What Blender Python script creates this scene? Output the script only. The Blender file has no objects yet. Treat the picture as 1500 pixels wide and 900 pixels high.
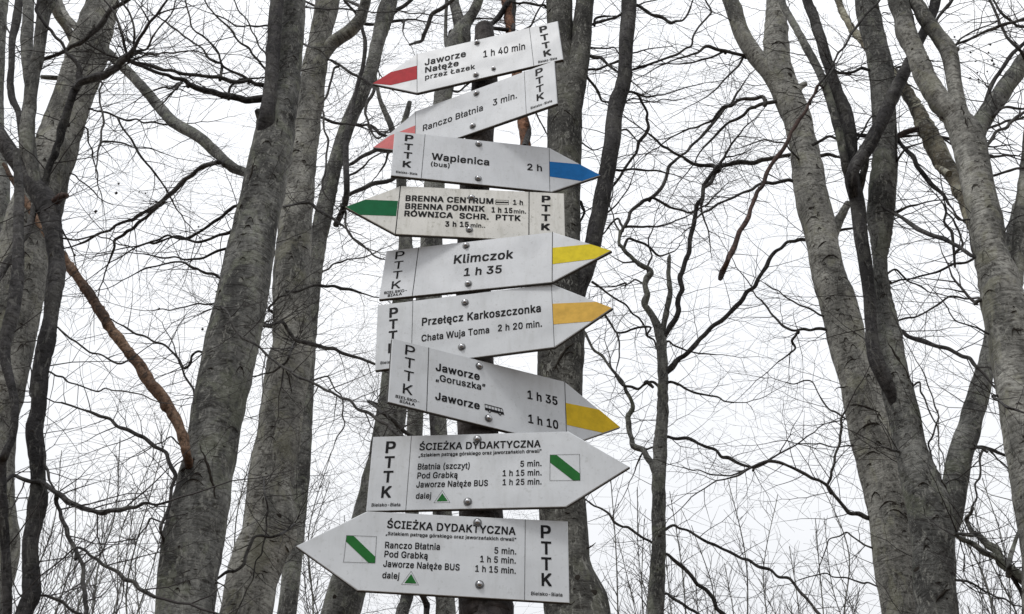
import bpy, math, random
import numpy as np
from mathutils import Vector, noise
R_ = math.radians
random.seed(7)
scene = bpy.context.scene

# ------------------------------------------------------------------ camera
FOCAL, PITCH, EYE = 1800.0, R_(37.0), 1.5          # focal length in pixels of a 1500 px wide frame
cam_d = bpy.data.cameras.new('camera'); cam = bpy.data.objects.new('camera', cam_d)
scene.collection.objects.link(cam)
cam.location = (0, 0, EYE); cam.rotation_euler = (R_(90) + PITCH, 0, 0)
cam_d.sensor_width = 36; cam_d.lens = 36 * FOCAL / 1500; cam_d.clip_start = .05; cam_d.clip_end = 2000
scene.camera = cam
# ------------------------------------------------------------------ overcast sky and weak high sun
w = bpy.data.worlds.new('World'); scene.world = w; w.use_nodes = True
nt = w.node_tree; N = nt.nodes; L = nt.links; N.clear()
out = N.new('ShaderNodeOutputWorld'); bg = N.new('ShaderNodeBackground'); sky = N.new('ShaderNodeTexSky')
SUN_EL, SUN_ROT = 60.0, 165.0
sky.sky_type = 'NISHITA'; sky.sun_disc = False; sky.sun_elevation = R_(SUN_EL); sky.sun_rotation = R_(SUN_ROT)
sc_ = N.new('ShaderNodeVectorMath'); sc_.operation = 'SCALE'; sc_.inputs['Scale'].default_value = .10
L.new(sky.outputs[0], sc_.inputs[0])
tc = N.new('ShaderNodeTexCoord'); no = N.new('ShaderNodeTexNoise'); no.inputs['Scale'].default_value = 2.2
no.inputs['Detail'].default_value = 3
L.new(tc.outputs['Generated'], no.inputs['Vector'])
cr = N.new('ShaderNodeValToRGB'); cr.color_ramp.elements[0].position = .3; cr.color_ramp.elements[1].position = .7
cr.color_ramp.elements[0].color = (.93, .95, .985, 1); cr.color_ramp.elements[1].color = (1.05, 1.06, 1.08, 1)
L.new(no.outputs['Fac'], cr.inputs[0])
mx = N.new('ShaderNodeMix'); mx.data_type = 'RGBA'; mx.inputs[0].default_value = .95
L.new(sc_.outputs[0], mx.inputs[6]); L.new(cr.outputs[0], mx.inputs[7])
# overcast skies are brighter overhead than at the horizon
sx_ = N.new('ShaderNodeSeparateXYZ'); L.new(tc.outputs['Generated'], sx_.inputs[0])
mr = N.new('ShaderNodeMapRange'); mr.inputs['From Min'].default_value = 0; mr.inputs['From Max'].default_value = 1
mr.inputs['To Min'].default_value = .76; mr.inputs['To Max'].default_value = 1.30; L.new(sx_.outputs['Z'], mr.inputs['Value'])
L.new(mx.outputs[2], bg.inputs[0]); L.new(mr.outputs[0], bg.inputs[1])
L.new(bg.outputs[0], out.inputs[0])
sl = bpy.data.lights.new('sun', 'SUN'); sun = bpy.data.objects.new('sun', sl); scene.collection.objects.link(sun)
sl.energy = 1.5; sl.angle = R_(10); sl.color = (1, .98, .95)
el, az = R_(SUN_EL), R_(218)                       # behind the camera, high, a touch from the left
sv = Vector((math.sin(az) * math.cos(el), math.cos(az) * math.cos(el), math.sin(el)))
sun.rotation_euler = sv.to_track_quat('Z', 'Y').to_euler()
sky.sun_rotation = az
vs = scene.view_settings; vs.view_transform = 'Standard'; vs.look = 'None'; vs.exposure = 0; vs.gamma = 1
scene.cycles.max_bounces = 5

# ------------------------------------------------------------------ helpers
C = scene.collection
CP, SP = math.cos(PITCH), math.sin(PITCH)
def ray(x, y):
    X = (x - 750) / FOCAL; U = (450 - y) / FOCAL
    return Vector((X, CP - U * SP, SP + U * CP))
def at(x, y, Y):                                   # the point of the plane at distance Y seen at (x, y)
    d = ray(x, y); d = d * (Y / d.y)
    return Vector((d.x, d.y, d.z + EYE))
def depth(p): return p.y * CP + (p.z - EYE) * SP

def tag(o, label=None, cat=None, group=None, kind=None):
    if label: o['label'] = label
    if cat: o['category'] = cat
    if group: o['group'] = group
    if kind: o['kind'] = kind
    return o
def empty(name, loc):
    o = bpy.data.objects.new(name, None); C.objects.link(o); o.location = loc; o.empty_display_size = .2
    return o
def link(name, me, mat, parent=None):
    me.materials.clear(); me.materials.append(mat)
    o = bpy.data.objects.new(name, me); C.objects.link(o)
    if parent:
        o.parent = parent; o.matrix_parent_inverse = parent_inv(parent)
    return o
def parent_inv(p):
    from mathutils import Matrix
    m = Matrix.Translation(p.location)
    if p.parent: m = Matrix.Identity(4)
    return m.inverted()
def fastmesh(name, V, F, smooth=True, uv=None):
    """V (n,3) floats, F (m,k) ints"""
    me = bpy.data.meshes.new(name); V = np.asarray(V, np.float32); F = np.asarray(F, np.int32)
    k = F.shape[1]
    me.vertices.add(len(V)); me.vertices.foreach_set('co', V.ravel())
    me.loops.add(F.size); me.loops.foreach_set('vertex_index', F.ravel())
    me.polygons.add(len(F)); me.polygons.foreach_set('loop_start', np.arange(0, F.size, k, dtype=np.int32))
    if smooth: me.polygons.foreach_set('use_smooth', np.ones(len(F), bool))
    if uv is not None:
        l = me.uv_layers.new(name='UVMap'); l.data.foreach_set('uv', np.asarray(uv, np.float32)[F.ravel()].ravel())
    me.update(calc_edges=True); return me
def pymesh(name, V, F, smooth=False):
    me = bpy.data.meshes.new(name); me.from_pydata([tuple(v) for v in V], [], F)
    if smooth:
        for p in me.polygons: p.use_smooth = True
    me.update(); return me

def tubes(name, T, sides=3):
    """T: list of (points, radii); one mesh of thin tubes"""
    n = np.array([len(t[0]) for t in T]); tid = np.repeat(np.arange(len(T)), n)
    P = np.concatenate([np.asarray(t[0], float) for t in T]); r = np.concatenate([np.asarray(t[1], float) for t in T])
    nx = np.arange(len(P)) + 1; nx[np.cumsum(n) - 1] -= 1
    pv = np.arange(len(P)) - 1; pv[np.cumsum(n) - n] += 1
    t = P[nx] - P[pv]; t /= np.linalg.norm(t, axis=1)[:, None] + 1e-9
    s = np.cumsum(n) - n; e = np.cumsum(n) - 1
    m = P[e] - P[s]; ref = np.cross(m, np.array([.31, .87, .4])); ref = ref[tid] + 1e-6
    a = ref - (ref * t).sum(1)[:, None] * t; a /= np.linalg.norm(a, axis=1)[:, None] + 1e-9
    b = np.cross(t, a)
    ang = np.arange(sides) * 2 * np.pi / sides
    V = P[:, None] + r[:, None, None] * (np.cos(ang)[None, :, None] * a[:, None] + np.sin(ang)[None, :, None] * b[:, None])
    i = np.nonzero(nx > np.arange(len(P)))[0]
    k = np.arange(sides); k2 = (k + 1) % sides
    F = np.stack([i[:, None] * sides + k, i[:, None] * sides + k2, (i[:, None] + 1) * sides + k2, (i[:, None] + 1) * sides + k], -1).reshape(-1, 4)
    return fastmesh(name, V.reshape(-1, 3), F)

def catmull(P, n_of):
    """smooth resampling of rows (x,y,z,r)"""
    P = np.asarray(P, float); Q = np.vstack([2 * P[0] - P[1], P, 2 * P[-1] - P[-2]]); o = []
    for i in range(1, len(Q) - 2):
        n = n_of(np.linalg.norm(Q[i + 1, :3] - Q[i, :3]), Q[i, 3])
        for k in range(n):
            t = k / n
            o.append(.5 * ((2 * Q[i]) + (Q[i + 1] - Q[i - 1]) * t + (2 * Q[i - 1] - 5 * Q[i] + 4 * Q[i + 1] - Q[i + 2]) * t * t
                     + (3 * Q[i] - Q[i - 1] - 3 * Q[i + 1] + Q[i + 2]) * t ** 3))
    o.append(Q[-2]); o = np.array(o); o[:, 3] = np.maximum(o[:, 3], .0015)
    return o
def limb_mesh(name, P, sides=20, rough=.06, seed=0, cap=True, step=.35):
    """thick woody limb: lumpy rings along a smooth spine, with UVs in metres"""
    S = catmull(P, lambda d, r: int(min(60, max(2, math.ceil(d / max(.012, r * step))))))
    n = len(S); t = np.gradient(S[:, :3], axis=0); t /= np.linalg.norm(t, axis=1)[:, None] + 1e-9
    ref = np.cross(S[-1, :3] - S[0, :3], np.array([.2, -.9, .1])) + 1e-6
    a = ref - (t @ ref)[:, None] * t; a /= np.linalg.norm(a, axis=1)[:, None]
    b = np.cross(t, a); ang = np.arange(sides + 1) * 2 * np.pi / sides
    ln = np.concatenate([[0], np.cumsum(np.linalg.norm(np.diff(S[:, :3], axis=0), axis=1))])
    V = np.zeros((n, sides + 1, 3)); UV = np.zeros((n, sides + 1, 2))
    for i in range(n):
        r0 = S[i, 3]
        for j in range(sides + 1):
            c, s = math.cos(ang[j % sides]), math.sin(ang[j % sides])
            q = Vector((c * 1.1, s * 1.1, ln[i] / max(r0, .02) * .35 + seed * 7.3))
            f = 1 + rough * noise.noise(q) + rough * .5 * noise.noise(Vector((c * 3, s * 3, ln[i] * 9 + seed)))
            V[i, j] = S[i, :3] + r0 * f * (c * a[i] + s * b[i])
            UV[i, j] = (ang[j] * S[n // 2, 3] + seed * 1.37, ln[i])
    m = sides + 1
    I, J = np.meshgrid(np.arange(n - 1), np.arange(sides), indexing='ij')
    F = np.stack([I * m + J, I * m + J + 1, (I + 1) * m + J + 1, (I + 1) * m + J], -1).reshape(-1, 4)
    V = V.reshape(-1, 3); UV = UV.reshape(-1, 2)
    if cap:                                        # close both ends with a low dome
        for e, sg in ((0, -1), (n - 1, 1)):
            c0 = len(V); V = np.vstack([V, S[e, :3] + sg * t[e] * S[e, 3] * .5]); UV = np.vstack([UV, UV[e * m]])
            j = np.arange(sides)
            tri = np.stack([e * m + j, e * m + j + 1, np.full(sides, c0), np.full(sides, c0)], -1)
            if sg > 0: pass
            F = np.vstack([F, tri]) if False else F
            capF = tri[:, :3]
            caps = capF if e == 0 else np.vstack([caps, capF])
    me = bpy.data.meshes.new(name); 
    nq = len(F); nl = nq * 4 + (len(caps) * 3 if cap else 0)
    me.vertices.add(len(V)); me.vertices.foreach_set('co', V.astype(np.float32).ravel())
    li = np.concatenate([F.ravel(), caps.ravel()]) if cap else F.ravel()
    ls = np.concatenate([np.arange(nq) * 4, nq * 4 + np.arange(len(caps)) * 3]) if cap else np.arange(nq) * 4
    me.loops.add(len(li)); me.loops.foreach_set('vertex_index', li.astype(np.int32))
    me.polygons.add(len(ls)); me.polygons.foreach_set('loop_start', ls.astype(np.int32))
    me.polygons.foreach_set('use_smooth', np.ones(len(ls), bool))
    l = me.uv_layers.new(name='UVMap'); l.data.foreach_set('uv', UV[li].astype(np.float32).ravel())
    me.update(calc_edges=True); me.validate()
    return me, S

# ------------------------------------------------------------------ materials
def mat(name, col, rough=.7, metal=0, spec=.5):
    m = bpy.data.materials.new(name); m.use_nodes = True; b = m.node_tree.nodes['Principled BSDF']
    b.inputs['Base Color'].default_value = (*col, 1); b.inputs['Roughness'].default_value = rough
    b.inputs['Metallic'].default_value = metal; b.inputs['Specular IOR Level'].default_value = spec
    return m
def nodes(m): t = m.node_tree; return t, t.nodes, t.links, t.nodes['Principled BSDF']
def noise_node(t, vec, scale, detail=6, rough=.6, dist=0):
    n = t.nodes.new('ShaderNodeTexNoise'); n.inputs['Scale'].default_value = scale; n.inputs['Detail'].default_value = detail
    n.inputs['Roughness'].default_value = rough; n.inputs['Distortion'].default_value = dist
    t.links.new(vec, n.inputs['Vector']); return n.outputs['Fac']
def ramp(t, fac, stops):
    r = t.nodes.new('ShaderNodeValToRGB'); e = r.color_ramp.elements
    while len(e) < len(stops): e.new(.5)
    for k, (p, c) in enumerate(stops): e[k].position = p; e[k].color = (*c, 1) if len(c) == 3 else c
    t.links.new(fac, r.inputs[0]); return r.outputs[0]
def mapping(t, vec, sc):
    m = t.nodes.new('ShaderNodeMapping'); m.inputs['Scale'].default_value = sc; t.links.new(vec, m.inputs[0]); return m.outputs[0]
def mix(t, f, a, b, mode='MIX'):
    m = t.nodes.new('ShaderNodeMix'); m.data_type = 'RGBA'; m.blend_type = mode
    for s, v in ((0, f), (6, a), (7, b)):
        if isinstance(v, (int, float)): m.inputs[s].default_value = v
        elif isinstance(v, tuple): m.inputs[s].default_value = (*v, 1)
        else: t.links.new(v, m.inputs[s])
    return m.outputs[2]
def bump(t, h, strength, dist, prev=None):
    b = t.nodes.new('ShaderNodeBump'); b.inputs['Strength'].default_value = strength; b.inputs['Distance'].default_value = dist
    t.links.new(h, b.inputs['Height'])
    if prev is not None: t.links.new(prev, b.inputs['Normal'])
    return b.outputs[0]

def bark(name, dark, mid, light, wr=1.0, scrib=.6, pscale=5.5, patch=(.25, .27, .2), patchy=.35):
    m = mat(name, mid, .85, 0, .25); t, N, L, B = nodes(m)
    uv = N.new('ShaderNodeUVMap').outputs[0]
    gc = N.new('ShaderNodeNewGeometry').outputs['Position']
    big = noise_node(t, mapping(t, gc, (3, 3, 1.4)), 1.3, 5, .6)
    base = ramp(t, big, [(.36, dark), (.5, mid), (.66, light)])
    fine = noise_node(t, gc, 45, 5, .7)
    base = mix(t, .75, base, ramp(t, fine, [(.3, (.25, .25, .25)), (.58, (1.12, 1.12, 1.12))]), 'MULTIPLY')
    wrk = noise_node(t, mapping(t, uv, (5, 60, 1)), 1.0, 4, .65, .6)      # fine rings round the stem
    rings = ramp(t, wrk, [(.38, (0, 0, 0)), (.52, (1, 1, 1))])
    base = mix(t, .55, base, mix(t, .5, (1, 1, 1), rings, 'MULTIPLY'), 'MULTIPLY')
    crk = noise_node(t, mapping(t, uv, (10, 16, 1)), 1.6, 7, .72, 1.2)    # blotchy dark pits
    pits = ramp(t, crk, [(.38, (.2, .18, .16)), (.49, (1, 1, 1))])
    base = mix(t, .9, base, pits, 'MULTIPLY')
    spk = noise_node(t, mapping(t, uv, (1, 1.6, 1)), 34, 5, .75, .4)    # dark specks
    base = mix(t, .6, base, ramp(t, spk, [(.34, (.2, .19, .18)), (.44, (1, 1, 1))]), 'MULTIPLY')
    lic = noise_node(t, mapping(t, gc, (1, 1, .7)), pscale, 6, .7, .5)
    lf = ramp(t, lic, [(.52, (0, 0, 0)), (.60, (patchy, patchy, patchy))])
    base = mix(t, lf, base, patch)
    pale = noise_node(t, mapping(t, uv, (22, 7, 1)), 1.5, 6, .75, 1.5)    # pale scribbles of crusty lichen
    pf = ramp(t, pale, [(.54, (0, 0, 0)), (.62, (scrib, scrib, scrib))])
    base = mix(t, pf, base, (.33, .33, .30))
    L.new(base, B.inputs['Base Color'])
    n = bump(t, wrk, .35 * wr, .010); n = bump(t, crk, .7, .02, n); n = bump(t, fine, .35, .004, n)
    L.new(n, B.inputs['Normal'])
    return m
M = {}
M['beech'] = bark('beech_bark', (.05, .05, .048), (.135, .136, .129), (.28, .283, .265))
M['beech_pale'] = bark('pale_beech_bark', (.09, .09, .083), (.225, .223, .205), (.42, .417, .38), patch=(.27, .27, .19))
M['beech_deep'] = bark('deep_beech_bark', (.025, .024, .022), (.07, .069, .063), (.15, .149, .135), patch=(.15, .155, .11))  # same bark pattern in a deeper overall tone
M['beech_dark'] = bark('dark_beech_bark', (.02, .019, .02), (.048, .046, .048), (.11, .107, .107), scrib=.22, patch=(.13, .13, .11), patchy=.2)  # dark tone for the darker stems and limbs
M['flaky'] = bark('flaky_bark', (.04, .035, .028), (.16, .14, .10), (.34, .32, .24), wr=1.6, patch=(.36, .35, .27), patchy=.8)
M['dead'] = bark('bare_orange_wood', (.06, .038, .028), (.22, .135, .09), (.40, .27, .18), scrib=.1, wr=1.2, pscale=16, patch=(.07, .05, .04), patchy=.7)
M['orange'] = bark('peeled_orange_wood', (.09, .045, .03), (.34, .17, .10), (.50, .30, .2), scrib=.1, wr=1.0, pscale=14, patch=(.07, .05, .04), patchy=.6)
M['reddish'] = bark('reddish_dead_bark', (.045, .03, .027), (.09, .056, .048), (.15, .10, .085), scrib=.05, wr=.8, patch=(.05, .035, .03), patchy=.5)
M['post'] = bark('shaded_weathered_post_wood', (.025, .022, .022), (.06, .053, .053), (.14, .125, .12), scrib=.12, wr=.4, patch=(.16, .14, .13))  # old wood, darkened so the colour carries the shadow beneath the boards
M['far_twig'] = mat('hazed_far_twig_bark', (.085, .08, .078), .8, 0, .2)  # paler than the near twigs: distance haze put into the colour
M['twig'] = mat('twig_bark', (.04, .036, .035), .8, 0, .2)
M['branch'] = bark('branch_bark', (.035, .033, .033), (.065, .062, .061), (.12, .115, .11), scrib=.2, patch=(.14, .14, .12), patchy=.2)
M['scar'] = mat('dark_branch_scar', (.03, .026, .022), .95, 0, .1)
M['husk'] = mat('beech_husk', (.025, .02, .016), .9)

def board_mat(name, col, dirt):
    m = mat(name, col, .38, 0, .5); t, N, L, B = nodes(m)
    p = N.new('ShaderNodeNewGeometry').outputs['Position']
    g1 = noise_node(t, p, 9, 6, .6); g2 = noise_node(t, p, 90, 4, .7); g3 = noise_node(t, mapping(t, p, (30, 30, 6)), 1.5, 5, .7)
    c = mix(t, 1.0, col, ramp(t, g1, [(.3, (.88, .88, .88)), (.65, (1.03, 1.03, 1.03))]), 'MULTIPLY')
    c = mix(t, dirt, c, ramp(t, g2, [(.32, (.55, .55, .5)), (.42, (1, 1, 1))]), 'MULTIPLY')
    c = mix(t, dirt * .8, c, ramp(t, g3, [(.35, (.7, .69, .65)), (.5, (1, 1, 1))]), 'MULTIPLY')
    L.new(c, B.inputs['Base Color'])
    rr = ramp(t, g1, [(.3, (.3, .3, .3)), (.7, (.5, .5, .5))]); L.new(rr, B.inputs['Roughness'])
    n = bump(t, noise_node(t, p, 5, 2, .5), .25, .03); L.new(bump(t, g2, .05, .001, n), B.inputs['Normal'])
    return m
M['board'] = board_mat('painted_sheet_grey_white', (.63, .655, .685), .3)
M['board_cream'] = board_mat('old_cream_enamel', (.70, .695, .655), .75)
M['board_low'] = board_mat('painted_sheet_satin', (.595, .62, .645), .3)
def print_mat(name, col):
    m = mat(name, col, .6, 0, .12); t, N, L, B = nodes(m)
    p = N.new('ShaderNodeNewGeometry').outputs['Position']
    c = mix(t, 1.0, col, ramp(t, noise_node(t, p, 40, 5, .7), [(.3, (.82, .82, .82)), (.6, (1.06, 1.06, 1.06))]), 'MULTIPLY')
    L.new(c, B.inputs['Base Color']); return m
M['rim'] = mat('shaded_sheet_edge', (.07, .068, .065), .8, 0, .2)  # dark tone puts the shade of the board undersides into the edge colour
M['ink'] = mat('black_ink', (.008, .008, .009), .6, 0, .12)
M['red'] = print_mat('red_paint', (.44, .025, .035)); M['pink'] = print_mat('faded_red_paint', (.66, .19, .19))
M['blue'] = print_mat('blue_paint', (.008, .15, .44)); M['green'] = print_mat('green_paint', (.0, .12, .04))
M['yellow'] = print_mat('yellow_paint', (.72, .58, .02)); M['ochre'] = print_mat('faded_ochre_paint', (.68, .42, .08))
M['gold'] = print_mat('golden_yellow_paint', (.66, .45, .02)); M['leaf'] = print_mat('leaf_green_paint', (.015, .13, .025))
M['bolt'] = mat('galvanised_steel', (.42, .42, .43), .25, 1)
M['washer'] = mat('dark_steel', (.12, .12, .12), .45, 1)

# ------------------------------------------------------------------ ground
gm = mat('leaf_litter', (.10, .07, .045), .95); t, N, L, B = nodes(gm)
p = N.new('ShaderNodeNewGeometry').outputs['Position']
L.new(ramp(t, noise_node(t, p, 6, 8, .75), [(.3, (.04, .03, .02)), (.5, (.11, .075, .045)), (.7, (.17, .12, .075))]), B.inputs['Base Color'])
L.new(bump(t, noise_node(t, p, 12, 6, .7), .8, .05), B.inputs['Normal'])
n = 60; g = np.linspace(-1, 1, n + 1); g = np.sign(g) * np.abs(g) ** 2.5 * 600
V = [(x, y, .12 * noise.noise(Vector((x * .15, y * .15, 0))) * min(1, abs(x) + abs(y))) for y in g for x in g]
F = [(j * (n + 1) + i, j * (n + 1) + i + 1, (j + 1) * (n + 1) + i + 1, (j + 1) * (n + 1) + i) for j in range(n) for i in range(n)]
tag(link('ground', pymesh('ground', V, F, True), gm), kind='structure')

# ------------------------------------------------------------------ signs
YS = 2.5
def fit_yaw(quad):
    """pose (yaw) of an upright rectangle whose four corners are seen at quad"""
    best = None
    for k in range(-70, 71):
        yaw = R_(k * .5); n_ = Vector((math.sin(yaw), -math.cos(yaw), 0))
        cx, cy = sum(q[0] for q in quad) / 4, sum(q[1] for q in quad) / 4
        c = at(cx, cy, YS); P = []
        for q in quad:
            d = ray(*q); o = Vector((0, 0, EYE)); P.append(o + d * ((c - o).dot(n_) / d.dot(n_)))
        t_, r_, b_, l_ = (P[1] - P[0]), (P[1] - P[2]), (P[2] - P[3]), (P[0] - P[3])
        e = sum(abs(a.normalized().dot(b.normalized())) ** 2 for a, b in ((t_, r_), (t_, l_), (b_, r_), (b_, l_)))
        e += (r_.length / l_.length - 1) ** 2 + (t_.length / b_.length - 1) ** 2
        if best is None or e < best[0]: best = (e, yaw, c)
    return best[1], best[2]
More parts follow.
